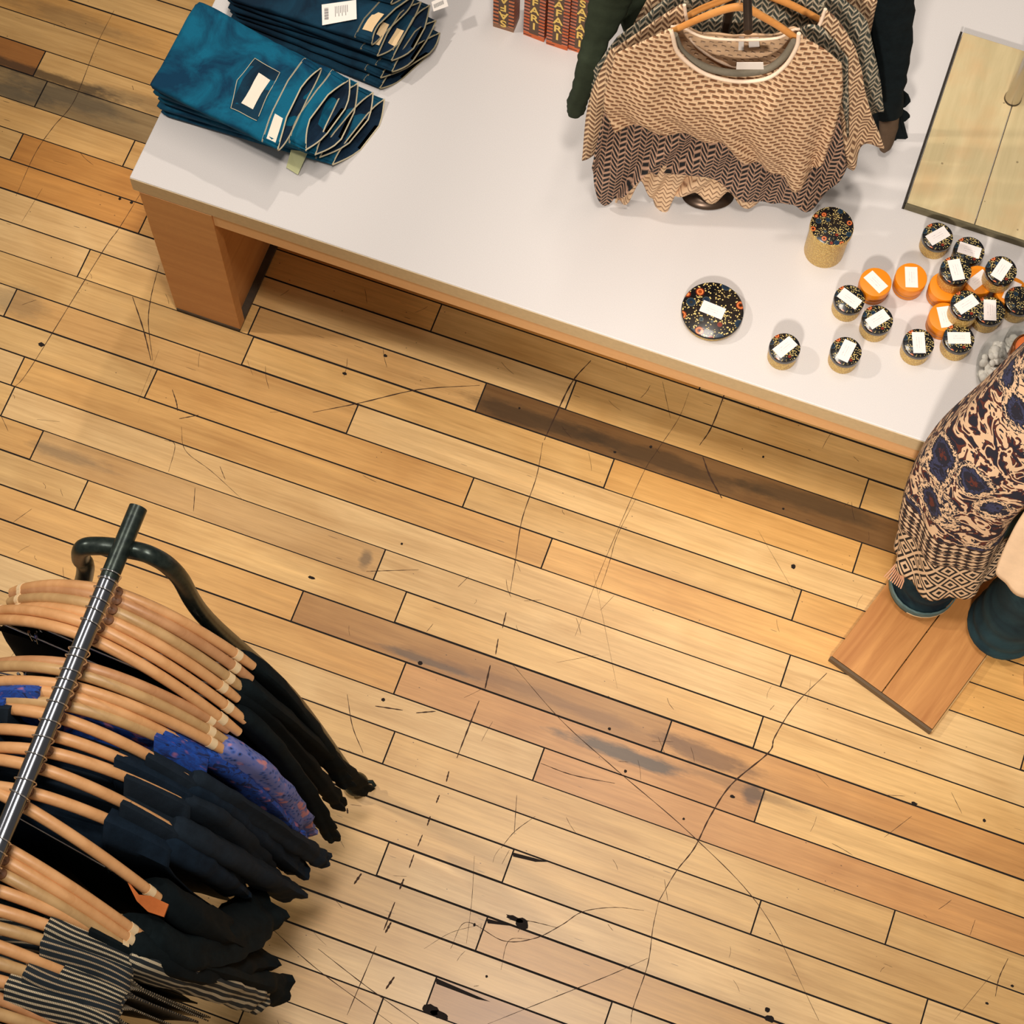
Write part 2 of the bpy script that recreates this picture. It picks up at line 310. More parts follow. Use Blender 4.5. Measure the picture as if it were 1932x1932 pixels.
for k in range(4):
    MB().box((k*w_+.0012,.006,0),((k+1)*w_-.0012,L_,.022)).build('plank',RW,rz,smooth=False,bev=.0012)
MB().box((-.003,0,0),(4*w_+.003,.006,.0215)).build('front_trim',rwd,rz,smooth=False,bev=.001)
MB().box((-.0055,.0,0),(-.0005,L_,.0215)).build('side_trim',plain('trim_black',srgb(40,34,26),.7),rz,smooth=False)
chrome=NT('brushed_chrome',.28,1).col((.62,.58,.52,1)).mat
chrome2=NT('bright_chrome',.14,1).col((.82,.8,.78,1)).mat
pb=G(1911,186,zr+.002)
st=empty('metal_post',(pb.x,pb.y,zr),label='round brushed metal post standing on the grey plank board',cat='post')
MB().lathe([(.0175,.001),(.0185,.006),(.017,.01),(.017,.55),(.015,.56)],32).build('pole',chrome,st,bev=0)
MB().lathe([(.0195,0),(.0195,.004),(.0178,.006)],32).build('collar',NT('dark_steel',.35,1).col((.12,.11,.1,1)).mat,st)
# ---------------------------------------------------------------- candle tins
gold_m=NT('hammered_gold',.34,.45); gv=gold_m.voro(gold_m.coord(),240); gold_m.col(gold_m.ramp(gv,[(.0,srgb(250,222,140)),(.6,srgb(206,168,92))])).bump(gv,.9,.003); GOLD=gold_m.mat
def floral(name,big=False):
    m=NT(name,.18,0,Coat_Weight=.4); s=.62 if big else 1
    v=m.coord('Object',(1,1,0)); d=m.voro(v,58*s); r=m.ramp(d,[(0,srgb(30,18,14)),(.12,srgb(150,66,30)),(.2,srgb(226,130,70)),(.29,srgb(120,40,20)),(.36,srgb(12,14,18))],'CONSTANT')
    rc=m.voro(v,58*s,'Color'); sel=m.math('GREATER_THAN',m.sep(rc)[0],.45)
    nav=m.ramp(d,[(0,srgb(40,44,40)),(.14,srgb(18,44,64)),(.33,srgb(70,84,88)),(.37,srgb(12,14,18))],'CONSTANT')
    body=m.mix(sel,nav,r)
    dd=m.voro(v,330*s); dots=m.math('MULTIPLY',m.math('LESS_THAN',dd,.34),m.math('GREATER_THAN',d,.37)); dots=m.math('MULTIPLY',dots,m.math('GREATER_THAN',m.noise(v,50,2),.44))
    return m.col(m.mix(dots,body,srgb(232,205,130))).mat
FLO=floral('floral_lid'); FLB=floral('floral_lid_large',True)
rim=NT('dark_gloss',.15,.2).col(srgb(20,18,18)).mat
paper=NT('label_paper',.6); pv=paper.coord('Object',(1,1,1)); px_=paper.sep(pv)
ln=paper.math('LESS_THAN',paper.math('FRACT',paper.math('MULTIPLY',px_[0],190)),.3); ln=paper.math('MULTIPLY',ln,paper.math('LESS_THAN',paper.math('ABSOLUTE',px_[1]),.0125)); ln=paper.math('MULTIPLY',ln,paper.math('LESS_THAN',paper.math('ABSOLUTE',px_[0]),.006)); ln=paper.math('MULTIPLY',ln,paper.math('GREATER_THAN',paper.noise(paper.coord('Object',(60,900,1)),1,2),.5))
PAPER=paper.col(paper.mix(paper.math('MULTIPLY',ln,.5),srgb(240,230,226),srgb(150,130,140))).mat
orange=NT('orange_lacquer',.35); orange.col(srgb(228,134,14)); ORL=orange.mat
orr=NT('orange_ribbed',.4); oz=orr.sep(orr.coord())[2]; w1=orr.math('SINE',orr.math('MULTIPLY',oz,480)); orr.col(orr.mix(orr.math('MULTIPLY',orr.noise(orr.coord(),120,3),.6),srgb(222,134,20),srgb(170,90,14))).bump(w1,.5,.003); ORB=orr.mat
def tin(name,px,py,kind,h,r,label,group,lab=None,z0=ZT,off=(0,0)):
    z=z0+h; q=G(px,py,z); o=empty(name,(q.x,q.y,z0),label=label,cat='candle tin',group=group)
    lh=.30*h if kind!='tall' else .16*h
    if kind=='orange':
        MB().lathe([(r*.93,0),(r*.95,.002),(r*.95,h*.6)],40).build('body',ORB,o)
        MB().lathe([(r*.97,h*.55),(r*1.0,h*.56),(r*1.0,h*.97),(r*.985,h*.995),(r*.95,h),(.0001,h)],40).build('lid',ORL,o)
    else:
        MB().lathe([(r*.90,0),(r*.93,.002),(r*.93,h-lh)],40).build('body',GOLD,o)
        MB().lathe([(r*.955,h-lh),(r*1.0,h-lh+.0015),(r*1.0,h-.003),(r*.985,h-.0012),(r*.95,h-.0008)],48).build('lid_rim',rim if kind!='tall' else GOLD,o)
        MB().lathe([(r*.99,h-.003),(r*.975,h-.0004),(r*.93,h),(.0001,h)],48).build('lid',FLB if kind=='big' else FLO,o)
    if lab is not None:
        a=math.radians(-lab); wl,hl=(.0135,.0245) if kind!='big' else (.014,.026)
        MB().box((-wl/1,-hl,h),(wl,hl,h+.0006)).build('price_label',PAPER,o,smooth=False).rotation_euler=(0,0,a)
    return o
gb='black floral gold tins on the table'; go='orange tins on the table'
RS=.0335
# label angles: clockwise degrees of the long side from image-up in world
tins=[('A',1481,655,48,'small gold tin with floral lid at the left end of the front row'),
('B',1596.6,662,25,'small floral-lidded tin standing alone, second in the front row'),
('C',1733.6,646.5,-2,'small floral-lidded tin with upright label, third in the front row'),
('D',1809.5,637.7,88,'small floral-lidded tin with crosswise label, last in the front row'),
('E',1603,563.5,-52,'small gold floral tin touching the leftmost orange tin'),
('Fx',1656,602,55,'small gold floral tin just in front of the leftmost orange tin'),
('G',1769.6,445,57,'small gold floral tin closest to the plank board corner'),
('H',1829,472,-72,'small gold floral tin wedged beside the plank board edge'),
('M',1867.7,585,2,'small gold floral tin on the table top right behind the glass bowl')]
for n_,x,y,lab,lb in tins: tin('candle_tin',x,y,'small',.052,RS,lb,gb,lab-18)
ors=[(1652.4,532,-42,'leftmost orange tin with tilted white label'),(1719.5,523,0,'orange tin with upright white label, second from the left'),
(1784,540,None,'orange tin under a gold floral tin, third orange one from the left'),(1846,528,-130,'orange tin with white label partly showing between stacked tins'),
(1909,549,-155,'orange tin at the right edge with white label corner showing'),(1783,598,-10,'orange tin nearest the front, half under a stacked floral tin')]
for x,y,lab,lb in ors: tin('candle_tin',x,y,'orange',.048,RS*1.03,lb,go,None if lab is None else lab-18)
for x,y,lab,lb in [(1804,509,-12,'gold floral tin stacked on orange tins below the plank board corner'),(1889.6,509,33,'gold floral tin stacked on orange tins, farthest right of the upper ones'),(1823.6,574,55,'gold floral tin stacked on top of the foremost orange tin')]:
    tin('candle_tin',x,y,'small',.052,RS,lb,gb,lab-18,z0=ZT+.0485)
tin('candle_tin',1925,566,'small',.052,RS,'gold floral tin at the right picture edge above the glass rim',gb,None)
tin('candle_canister',1570,426,'tall',.115,.047,'tall gold canister with blue and orange floral lid',None)
tin('candle_tin',1344.6,584.7,'big',.026,.0675,'wide flat round tin with floral lid and white label',None,-68-18)
# ---------------------------------------------------------------- glass dish with stones
def glass(name):
    m=NT(name); t=m.n.new('ShaderNodeBsdfTransparent'); t.inputs[0].default_value=(.985,.99,.985,1); g=m.n.new('ShaderNodeBsdfGlossy'); g.inputs['Roughness'].default_value=.03
    f=m.n.new('ShaderNodeLayerWeight'); f.inputs[0].default_value=.5; x=m.n.new('ShaderNodeMixShader'); m.set(x.inputs[0],m.math('MULTIPLY_ADD',m.math('POWER',f.outputs['Facing'],3.0),.55,.03)); m.L(t.outputs[0],x.inputs[1]); m.L(g.outputs[0],x.inputs[2])
    m.L(x.outputs[0],m.n['Material Output'].inputs[0]); return m.mat
GLS=glass('clear_glass')
gq=G(1925,715,ZT); 
gd=empty('glass_dish',(gq.x,gq.y,ZT),label='wide clear glass dish of white stones behind the patterned shawl',cat='dish')
MB().lathe([(.06,0),(.085,.004),(.1,.02),(.104,.045),(.101,.045),(.096,.021),(.082,.007),(.0001,.006)],56).build('bowl',GLS,gd)
MB().lathe([(.1035,.044),(.1055,.046),(.1035,.048),(.1015,.046)],56).build('rim',GLS,gd)
stn=plain('white_stone',srgb(225,220,212),.7,0,.12,90,.3)
sg_=MB(); r_=random.Random(11)
for k in range(230):
    a=r_.uniform(0,6.28); q=.088*math.sqrt(r_.random()); s=r_.uniform(.008,.013); zz=.012+r_.uniform(0,.014)
    T=Matrix.Translation((q*math.cos(a),q*math.sin(a),zz))@Matrix.Rotation(r_.uniform(0,3),4,(r_.random(),r_.random(),1))
    sg_.lathe([(.3*s,-.5*s),(.9*s,-.35*s),(1.0*s,.05*s),(.7*s,.45*s),(.2*s,.55*s)],7,T=T)
tag(sg_.build('white_stones',stn,None,smooth=True),'layer of small white stones filling the glass dish','stones',kind='stuff').location=gd.location
q2=G(1948,660,ZT+.10)
gj=empty('glass_hurricane',(q2.x,q2.y-.0,ZT),label='round glass candle holder rising beside the stones at the right edge',cat='candle holder')
MB().lathe([(.04,.03),(.055,.034),(.062,.06),(.064,.12),(.0622,.12),(.060,.062),(.053,.037),(.0001,.034)],48).build('glass_cup',GLS,gj)
q3=G(1944,655,ZT+.14); cj=empty('copper_jar',(q3.x-.0,q3.y,ZT),label='amber copper jar with orange top at the right edge above the shawl',cat='jar')
MB().lathe([(.03,.03),(.034,.035),(.036,.13),(.033,.138),(.031,.138),(.031,.12),(.0001,.12)],36).build('body',NT('copper_glass',.2,.6).col(srgb(150,86,36)).mat,cj)
MB().lathe([(.0308,.12),(.03,.134),(.0001,.136)],36).build('wax',plain('orange_wax',srgb(220,110,40),.5),cj)
# ---------------------------------------------------------------- SAFARI boxes
bxm=NT('striped_box_paper',.5); s3=bxm.sep(bxm.coord()); zf=bxm.math('FRACT',bxm.math('MULTIPLY',s3[2],78)); 
zn=bxm.noise(bxm.coord('Object',(0,0,60)),1,2); strp=bxm.math('LESS_THAN',zf,bxm.math('MULTIPLY_ADD',zn,.5,.3)); 
sidem=bxm.math('GREATER_THAN',bxm.math('ABSOLUTE',s3[0]),.0115)
cc=bxm.mix(strp,srgb(60,22,14),bxm.mix(bxm.math('GREATER_THAN',zn,.5),srgb(200,116,84),srgb(206,96,38)))
cc=bxm.mix(sidem,srgb(88,60,38),cc); foot=bxm.math('LESS_THAN',s3[2],.016); foot2=bxm.math('LESS_THAN',bxm.math('ABSOLUTE',bxm.math('SUBTRACT',s3[2],.006)),.0016)
cc=bxm.mix(foot,cc,srgb(206,96,34)); cc=bxm.mix(bxm.math('MULTIPLY',foot2,bxm.math('LESS_THAN',s3[0],-.005)),cc,srgb(40,14,10))
top=bxm.math('GREATER_THAN',s3[2],.205); cc=bxm.mix(bxm.math('MULTIPLY',top,strp),cc,srgb(150,70,40)); BXM=bxm.col(cc).mat
bxm2=NT('striped_box_paper_inverted',.5); s3=bxm2.sep(bxm2.coord()); zf=bxm2.math('FRACT',bxm2.math('MULTIPLY',s3[2],70)); strp=bxm2.math('LESS_THAN',zf,.5)
cc=bxm2.mix(strp,srgb(58,26,16),srgb(206,112,60)); cc=bxm2.mix(bxm2.math('GREATER_THAN',bxm2.math('ABSOLUTE',s3[0]),.012),srgb(88,60,38),cc)
cc=bxm2.mix(bxm2.math('LESS_THAN',s3[2],.018),cc,bxm2.mix(bxm2.math('LESS_THAN',bxm2.math('FRACT',bxm2.math('MULTIPLY',s3[2],190)),.5),srgb(70,30,22),srgb(190,140,100))); BXM2=bxm2.col(cc).mat
txm=plain('yellow_ink',srgb(246,206,104),.5); sdm=plain('box_side_dark',srgb(26,30,24),.5)
def text(s,size,mat,parent,loc,rot,name='lettering',al='CENTER'):
    cu=bpy.data.curves.new(name,'FONT'); cu.body=s; cu.size=size; cu.extrude=.0002; cu.align_x=al; cu.align_y='CENTER'; cu.offset=size*.022
    o=bpy.data.objects.new('tmp',cu); C.objects.link(o); dg=bpy.context.evaluated_depsgraph_get(); me=bpy.data.meshes.new_from_object(o.evaluated_get(dg)); bpy.data.objects.remove(o)
    t=link(name,me,mat,parent); t.location=loc; t.rotation_euler=rot; return t
def sbox(x0,x1,h,front_shift,lb,invt=False,rot=0):
    a=G(*x0,ZT);b=G(*x1,ZT); wd=.042; ang=math.atan2(b.y-a.y,b.x-a.x); mid=(a+b)/2
    o=empty('incense_box',(mid.x,mid.y,ZT),ang,label=lb,cat='box',group='striped SAFARI boxes' if 0 else None)
    hw=(b-a).length/2
    MB().box((-hw,0,0),(hw,.042,h)).build('carton',BXM2 if invt else BXM,o,smooth=False,bev=.0006)
    word='SAFARI'; n=len(word); z1=h-.022 if not invt else .02
    for i,ch in enumerate(word):
        z=(z1-i*.031) if not invt else (.026+i*.031)
        t=text(ch,.030,txm,o,(0,-.0006,z),(math.radians(90),(math.pi if invt else 0),0),'letter')
        t.scale=(1.1,1.2,1)
    return o
sbox((930,50),(969,62),.225,0,'striped SAFARI box turned upside down, leftmost of the four',True)
sbox((987,65),(1026,80),.225,0,'second SAFARI box from the left, orange foot band, beside the upside-down one')
sbox((1030,83),(1070,96),.220,0,'third SAFARI box from the left in the row')
sbox((1072,93),(1112,107),.215,0,'rightmost SAFARI box, partly behind the green sleeve')
# ---------------------------------------------------------------- fabrics
def knit(name,light,darkc,nu,nv,thr,slope=.5,rough=.85,rows=False,soft=.08,diag=0):
    m=NT(name,rough); uv=m.sep(m.coord('UV')); nz=m.noise(m.coord('UV'),30,2)
    u=m.math('ADD',m.math('MULTIPLY',uv[0],nu),m.math('MULTIPLY',nz,.25)); v=m.math('ADD',m.math('MULTIPLY',uv[1],nv),m.math('MULTIPLY',nz,.25))
    if diag: v=m.math('ADD',v,m.math('MULTIPLY',u,diag))
    fu=m.math('FRACT',u); zig=m.math('MULTIPLY',m.math('ABSOLUTE',m.math('SUBTRACT',fu,.5)),2)
    if rows:
        par=m.math('MULTIPLY',m.math('FRACT',m.math('MULTIPLY',m.math('FLOOR',v),.5)),1.0)
        fu2=m.math('FRACT',m.math('ADD',u,par)); fv=m.math('FRACT',m.math('ADD',v,m.math('MULTIPLY',fu2,slope)))
        a=m.math('SUBTRACT',thr,m.math('ABSOLUTE',m.math('SUBTRACT',fu2,.5))); b=m.math('SUBTRACT',thr*.62,m.math('ABSOLUTE',m.math('SUBTRACT',fv,.5)))
        k=m.math('MINIMUM',a,b)
    else:
        fv=m.math('FRACT',m.math('ADD',v,m.math('MULTIPLY',zig,slope)))
        k=m.math('MINIMUM',m.math('SUBTRACT',thr,m.math('ABSOLUTE',m.math('SUBTRACT',fv,.5))),m.math('SUBTRACT',m.math('ABSOLUTE',m.math('SUBTRACT',zig,.5)),-.36))
        k=m.math('MINIMUM',k,m.math('SUBTRACT',.44,m.math('ABSOLUTE',m.math('SUBTRACT',zig,.5))))
    mk=m.ramp(m.math('ADD',k,.5),[(.5-soft,(0,0,0)),(.5+soft,(1,1,1))])
    fz=m.noise(m.coord('UV'),700,2); lt=m.mix(m.math('MULTIPLY',fz,.45),light,tuple(x*.62 for x in light[:3])+(1,))
    c=m.mix(mk,lt,darkc); return m.col(c).bump(m.math('SUBTRACT',1,mk),.8,.004).mat
K1=knit('knit_beige_brown_dots',srgb(242,204,162),srgb(136,92,60),57,72,.38,.4,rows=True)
K2=knit('knit_beige_chevron',srgb(242,206,164),srgb(128,92,66),42,58,.22,1.1)
K3=knit('knit_black_brown_chevron',srgb(196,156,130),srgb(14,13,16),38,54,.27,1.2,diag=.5)
K4=knit('knit_light_herringbone',srgb(232,196,156),srgb(168,124,92),60,70,.1,.8)
K5=knit('knit_grey_green_chevron',srgb(196,182,156),srgb(58,66,60),42,56,.27,1.1)
K6=knit('knit_back_panel',srgb(228,190,150),srgb(196,164,136),60,66,.2,.4,rows=True)
K7=knit('knit_grey_panel',srgb(170,160,136),srgb(90,92,80),60,66,.3,.4,rows=True)
trimc=plain('cream_trim',srgb(240,214,188),.7,0,.05,200); trimg=plain('grey_trim',srgb(112,104,88),.8,0,.08,200)
def cloth(name,cr,nz=.25,rough=.9,sheen=.0,sc_=40,bump=.3):
    m=NT(name,rough); m.b.inputs['Sheen Weight'].default_value=sheen; m.b.inputs['Specular IOR Level'].default_value=.12
    n=m.noise(m.coord(),sc_,4,.7); f=m.noise(m.coord(),900,2)
    a=tuple(x*(1-nz) for x in cr[:3])+(1,); b=tuple(x*(1+nz) for x in cr[:3])+(1,)
    return m.col(m.ramp(n,[(.3,a),(.7,b)])).bump(f,bump,.001).mat
GREEN=cloth('dark_green_jersey',srgb(52,60,46),.15,sheen=.0); BLACK=cloth('black_jersey',srgb(11,19,22),.25,sheen=.0); BLACK2=cloth('black_wool',srgb(14,23,26),.3,sheen=.0); NAVY=cloth('navy_jersey',srgb(20,34,48),.25,sheen=.0); NAVY2=cloth('slate_jersey',srgb(28,38,48),.2,sheen=.0)
BROWNC=cloth('brown_cuff',srgb(96,78,62),.1); RUST=cloth('rust_cloth',srgb(176,98,50),.1); CREAM=cloth('cream_cloth',srgb(236,204,168),.05,.8)
HW=wood('hanger_wood',srgb(206,150,96),srgb(226,172,118),(14,5,40),.42)
HW2=wood('hanger_wood_brown',srgb(182,128,84),srgb(206,154,108),(14,5,40),.42)
HW3=wood('hanger_wood_olive',srgb(180,142,94),srgb(204,166,114),(14,5,40),.42)
HWF=wood('hanger_wood_honey',srgb(214,142,70),srgb(232,164,92),(14,5,40),.42)
PALE=plain('notch_pale',srgb(232,204,160),.5); BRN=plain('neck_brown',srgb(120,76,44),.5)
# ---------------------------------------------------------------- sweaters on table stand
ea=math.radians(18.7); E_=Vector((math.cos(ea),math.sin(ea),0)); BK=Vector((-math.sin(ea),math.cos(ea),0))
O1=G(1400,15,1.50)
def resample(P,n):
    L=[0]
    for a,b in zip(P,P[1:]): L.append(L[-1]+(b-a).length)
    out=[];j=0
    for i in range(n):
        t=L[-1]*i/(n-1)
        while j<len(P)-2 and L[j+1]<t: j+=1
        d=L[j+1]-L[j]; out.append(P[j].lerp(P[j+1],0 if d==0 else min(1,(t-L[j])/d)))
    return out
def sheet(name,curves,off,mat,parent,bulge=.02,fold=.006,nf=9,seed=0,thick=.004,nu=70,nv=36,uvs=(1,1),smooth_c=True,flip=1,**k):
    O=O1+BK*off; rq=random.Random(seed); ph=[rq.uniform(0,6.28) for _ in range(4)]
    cv=[]
    for c_ in curves:
        P=[GP(x,y,O,E_) for x,y in c_]; P=catmull(P,6) if smooth_c else P
        cv.append(resample(P,nu))
    cols_=[catmull([c_[i] for c_ in cv],max(2,nv//(len(cv)-1))) for i in range(nu)]
    n=len(cols_[0]); rows_=[];uv=[]
    for j in range(n):
        v=j/(n-1); rw_=[];ru=[]
        for i in range(nu):
            u=i/(nu-1); p=cols_[i][j]
            d=bulge*(math.sin(math.pi*u)**.6)*(math.sin(math.pi*min(1,v*.9+.08)))
            d+=fold*v*(math.sin(nf*math.pi*2*u+ph[0]+1.5*v)+.6*math.sin(nf*.6*math.pi*2*u+ph[1]-2*v))+.002*math.sin(23*u+ph[2])*math.sin(17*v+ph[3])
            rw_.append(p-BK*d*flip-Vector(parent.location)); s_=(p-O).dot(E_); ru.append((s_*uvs[0],p.z*uvs[1]+ .25*(s_)**2))
        rows_.append(rw_);uv.append(ru)
    return MB().grid(rows_,uvs=uv).build(name,mat,parent,solid=thick,**k)
def trim(name,pts,off,mat,parent,r=.003,extra=0,**k):
    O=O1+BK*off; P=catmull([GP(x,y,O,E_)-Vector(parent.location) for x,y in pts],6)
    P=[p-BK*(extra+ .012*math.sin(math.pi*i/(len(P)-1))) for i,p in enumerate(P)]
    return MB().tube(P,r,8).build(name,mat,parent,**k)
def wooden_hanger(px,off,label,mat,group='wooden hangers on the table stand'):
    O=O1+BK*off; P=[GP(x,y,O,E_) for x,y in px]; mid=P[len(P)//2]
    o=empty('clothes_hanger',mid,label=label,cat='hanger',group=group)
    Q=catmull([p-mid for p in P],6); n=len(Q)
    MB().tube(Q,[.0105-.003*abs(2*i/(n-1)-1) for i in range(n)],10,flat=.62,upv=tuple(BK)).build('arms',mat,o)
    hk=[Vector((0,0,.005)),Vector((0,0,.05)),E_*.012+Vector((0,0,.062)),E_*.02+Vector((0,0,.08)),Vector((0,0,.098)),-E_*.016+Vector((0,0,.085))]
    MB().tube(catmull(hk,5),.0018,8).build('hook',chrome2,o); return o
stand=empty('garment_stand',G(1335,372,ZT),label='dark metal garment stand holding the patterned sweaters on the table',cat='clothes stand')
dkm=NT('dark_bronze',.3,.7); dkm.col(dkm.ramp(dkm.noise(dkm.coord(),12,3),[(.3,srgb(40,34,30)),(.7,srgb(92,74,60))])); DKM=dkm.mat
sp_=Vector(stand.location)
MB().lathe([(.0001,0),(.9,0),(1.0,.35),(.85,.8),(.4,1.0),(.0001,1.02)],36,T=rotz(ea)@Matrix.Diagonal((.058,.036,.022,1))).build('foot',DKM,stand)
pc=G(1412,-2,1.62)+BK*.16; pc=Vector((pc.x,pc.y,0))-Vector((sp_.x,sp_.y,0))
MB().tube([(0,0,.012),(pc.x*.5,pc.y*.5,.012),(pc.x,pc.y,.012)],.014,12).build('base_bar',DKM,stand)
MB().tube([(pc.x,pc.y,.01),(pc.x,pc.y,1.62-ZT)],.011,14).build('post',DKM,stand)
MB().tube([Vector((pc.x,pc.y,1.607-ZT))+BK*.25,Vector((pc.x,pc.y,1.607-ZT))-BK*.22],.008,12).build('cross_arm',DKM,stand)
def root(label,cat='sweater',group='patterned knit tops on the table stand',off=0,name='knit_top'):
    q=O1+BK*off; return empty(name,(q.x,q.y,q.z-.1),label=label,cat=cat,group=group)
NECK=[(1269,57),(1278,84),(1306,109),(1342,127),(1394,137),(1447,132),(1482,109),(1503,77),(1507,56)]
s1=root('beige knit top with brown dot pattern hanging at the front of the stand')
sheet('front',[[(1162,102),(1215,72),(1262,49)]+NECK+[(1522,70),(1560,92),(1588,118)],[(1140,190),(1220,185),(1300,190),(1400,210),(1480,215),(1540,210),(1586,190)],[(1160,246),(1218,243),(1285,250),(1335,264),(1377,282),(1430,310),(1452,323),(1472,324),(1496,354),(1525,334),(1552,300)]],0,K1,s1,bulge=.035,fold=.008,nf=6,seed=1,nu=110,nv=50)
sheet('back_panel',[[(1266,50),(1290,48),(1327,61),(1394,65),(1465,63),(1495,52),(1508,55)],[(1262,90),(1394,95),(1515,95)],[(1250,140),(1394,150),(1530,140)]],.045,K6,s1,bulge=0,fold=.001,nu=40,nv=20)
trim('neck_trim',[(1266,50)]+NECK,0,trimc,s1,.0042,.008)
trim('back_neck_trim',[(1266,50),(1290,48),(1327,61),(1394,65),(1465,63),(1495,52),(1508,55)],.04,trimc,s1,.003,0)
trim('inner_neck_band',[(1272,66),(1284,90),(1310,108),(1345,121),(1394,128),(1445,123),(1478,104),(1499,78)],.004,trimg,s1,.0075,.0)
def tagp(px,off,parent,name='garment_tag',mat=None,**k):
    O=O1+BK*off; P=[GP(x,y,O,E_)-Vector(parent.location) for x,y in px]
    return MB().add([tuple(p) for p in P]+[tuple(p+BK*.0008) for p in P],[(0,1,2,3),(7,6,5,4),(0,4,5,1),(1,5,6,2),(2,6,7,3),(3,7,4,0)]).build(name,mat or trimc,parent,smooth=False,**k)
WHT=plain('white_tag',srgb(244,236,228),.6)
tagp([(1393,95),(1403,95),(1404,70),(1394,70)],.036,s1,mat=WHT); tagp([(1413,90),(1433,88),(1432,71),(1412,72)],.036,s1,mat=WHT); tagp([(1389,131),(1441,131),(1440,118),(1390,118)],-.028,s1,mat=WHT)
wooden_hanger([(1268,59),(1300,44),(1330,31),(1366,18),(1394,13),(1412,17),(1440,32),(1472,51),(1503,73)],.02,'honey wooden hanger carrying the frontmost beige knit top',HWF)
s2=root('wide beige chevron knit poncho with flared sides, behind the front top',off=.06)
sheet('front',[[(1150,95),(1215,52),(1262,20),(1292,5),(1296,30),(1310,70),(1380,110),(1460,105),(1525,67),(1546,35),(1556,16),(1585,40),(1612,85),(1622,120)],[(1112,190),(1200,180),(1400,190),(1560,200),(1640,200)],[(1098,298),(1140,292),(1200,285),(1400,290),(1540,308),(1602,316),(1622,286),(1668,274)]],.06,K2,s2,bulge=.02,fold=.012,nf=7,seed=2,nu=100,nv=44)
sheet('back_panel',[[(1290,0),(1320,8),(1400,18),(1480,20),(1555,5)],[(1290,60),(1560,60)],[(1290,120),(1560,120)]],.10,K7,s2,bulge=0,fold=.001,nu=40,nv=16)
trim('neck_trim',[(1291,4),(1296,30),(1310,70),(1380,110),(1460,105),(1525,67),(1546,37),(1557,12)],.06,trimc,s2,.0035,.006)
sheet('shoulder_panel',[[(1505,62),(1530,45),(1560,60),(1600,110)],[(1510,90),(1560,110),(1600,150)],[(1560,150),(1590,190),(1600,260)]],.045,K5,s2,bulge=.004,fold=.002,nu=30,nv=20)
wooden_hanger([(1285,38),(1320,18),(1360,2),(1400,-14),(1425,-16),(1450,-8),(1490,8),(1530,28),(1560,45)],.085,'wooden hanger just behind the front one, carrying the wide poncho',HWF)
s3=root('black and brown chevron knit with wavy hem, showing below the front top',off=.03)
sheet('front',[[(1170,120),(1300,140),(1450,150),(1575,135)],[(1135,230),(1250,235),(1400,260),(1500,290),(1590,260)],[(1118,310),(1122,350),(1136,390),(1152,390),(1180,352),(1205,328),(1240,342),(1268,326),(1300,322),(1345,338),(1395,366),(1430,386),(1458,397),(1478,384),(1500,374),(1524,390),(1548,378),(1575,350),(1597,318)]],.03,K3,s3,bulge=.01,fold=.012,nf=6,seed=3,nu=110,nv=50)
s4=root('pale herringbone knit whose wavy hem peeks out lowest in the middle',off=.055)
sheet('front',[[(1190,200),(1300,205),(1400,210),(1500,220)],[(1170,330),(1290,300),(1400,320),(1500,320)],[(1160,396),(1180,372),(1205,352),(1222,362),(1238,388),(1255,395),(1272,366),(1295,360),(1325,372),(1350,380),(1375,372),(1400,378),(1450,380),(1500,372)]],.05,K4,s4,bulge=.0,fold=.012,nf=7,seed=4,nu=90,nv=40)
s5=root('grey-green chevron knit, upper shoulders showing behind the poncho',off=.11)
sheet('front',[[(1165,70),(1215,30),(1260,-10),(1300,-40),(1540,-40),(1590,-5),(1630,30),(1640,60)],[(1115,150),(1300,140),(1500,140),(1660,150)],[(1125,230),(1300,250),(1500,260),(1668,215)]],.11,K5,s5,bulge=.02,fold=.008,nf=6,seed=5,nu=80,nv=40)
wooden_hanger([(1275,20),(1320,-5),(1360,-18),(1400,-34),(1430,-36),(1470,-20),(1510,-8),(1562,14)],.13,'third wooden hanger from the front, mostly hidden by knitwear',HWF)
s6=root('loose beige and grey knit at the back right of the stand',off=.16)
sheet('front',[[(1220,0),(1300,-50),(1540,-50),(1600,-20),(1655,0)],[(1180,80),(1400,80),(1640,70)],[(1170,120),(1400,200),(1600,180),(1625,150)]],.16,K2,s6,bulge=.02,fold=.006,nf=6,seed=6,nu=60,nv=30)
s7=root('dark green long-sleeved sweatshirt hanging behind the knits',off=.2,cat='sweatshirt',name='sweatshirt',group=None)
sheet('body',[[(1150,-20),(1250,-70),(1560,-70),(1700,-20)],[(1190,100),(1400,100),(1650,100)],[(1200,200),(1400,200),(1655,215)]],.2,GREEN,s7,bulge=.02,fold=.01,nf=7,seed=7)
def limb(name,px,off,r,mat,parent,n=14,wr=.0025,seed=0):
    rq=random.Random(seed); P=[]
    for (x,y),o_ in zip(px,off if isinstance(off,(list,tuple)) else [off]*len(px)): P.append(GP(x,y,O1+BK*o_,E_)-Vector(parent.location))
    Q=catmull(P,6); rs_=[]
    for i in range(len(Q)):
        t=i/(len(Q)-1)*(len(r)-1); j=min(int(t),len(r)-2); rs_.append(r[j]+(r[j+1]-r[j])*(t-j)+wr*math.sin(i*1.9+seed)*rq.random())
    return MB().wtube(Q,rs_,22,a=.07,seed=seed,flat=.7,upv=tuple(BK)).build(name,mat,parent)
limb('sleeve',[(1165,-30),(1150,5),(1126,70),(1112,116),(1098,165),(1088,195),(1085,214)],[.17,.17,.15,.13,.12,.12,.12],[.04,.04,.027,.026,.021,.021,.017],GREEN,s7,seed=1)
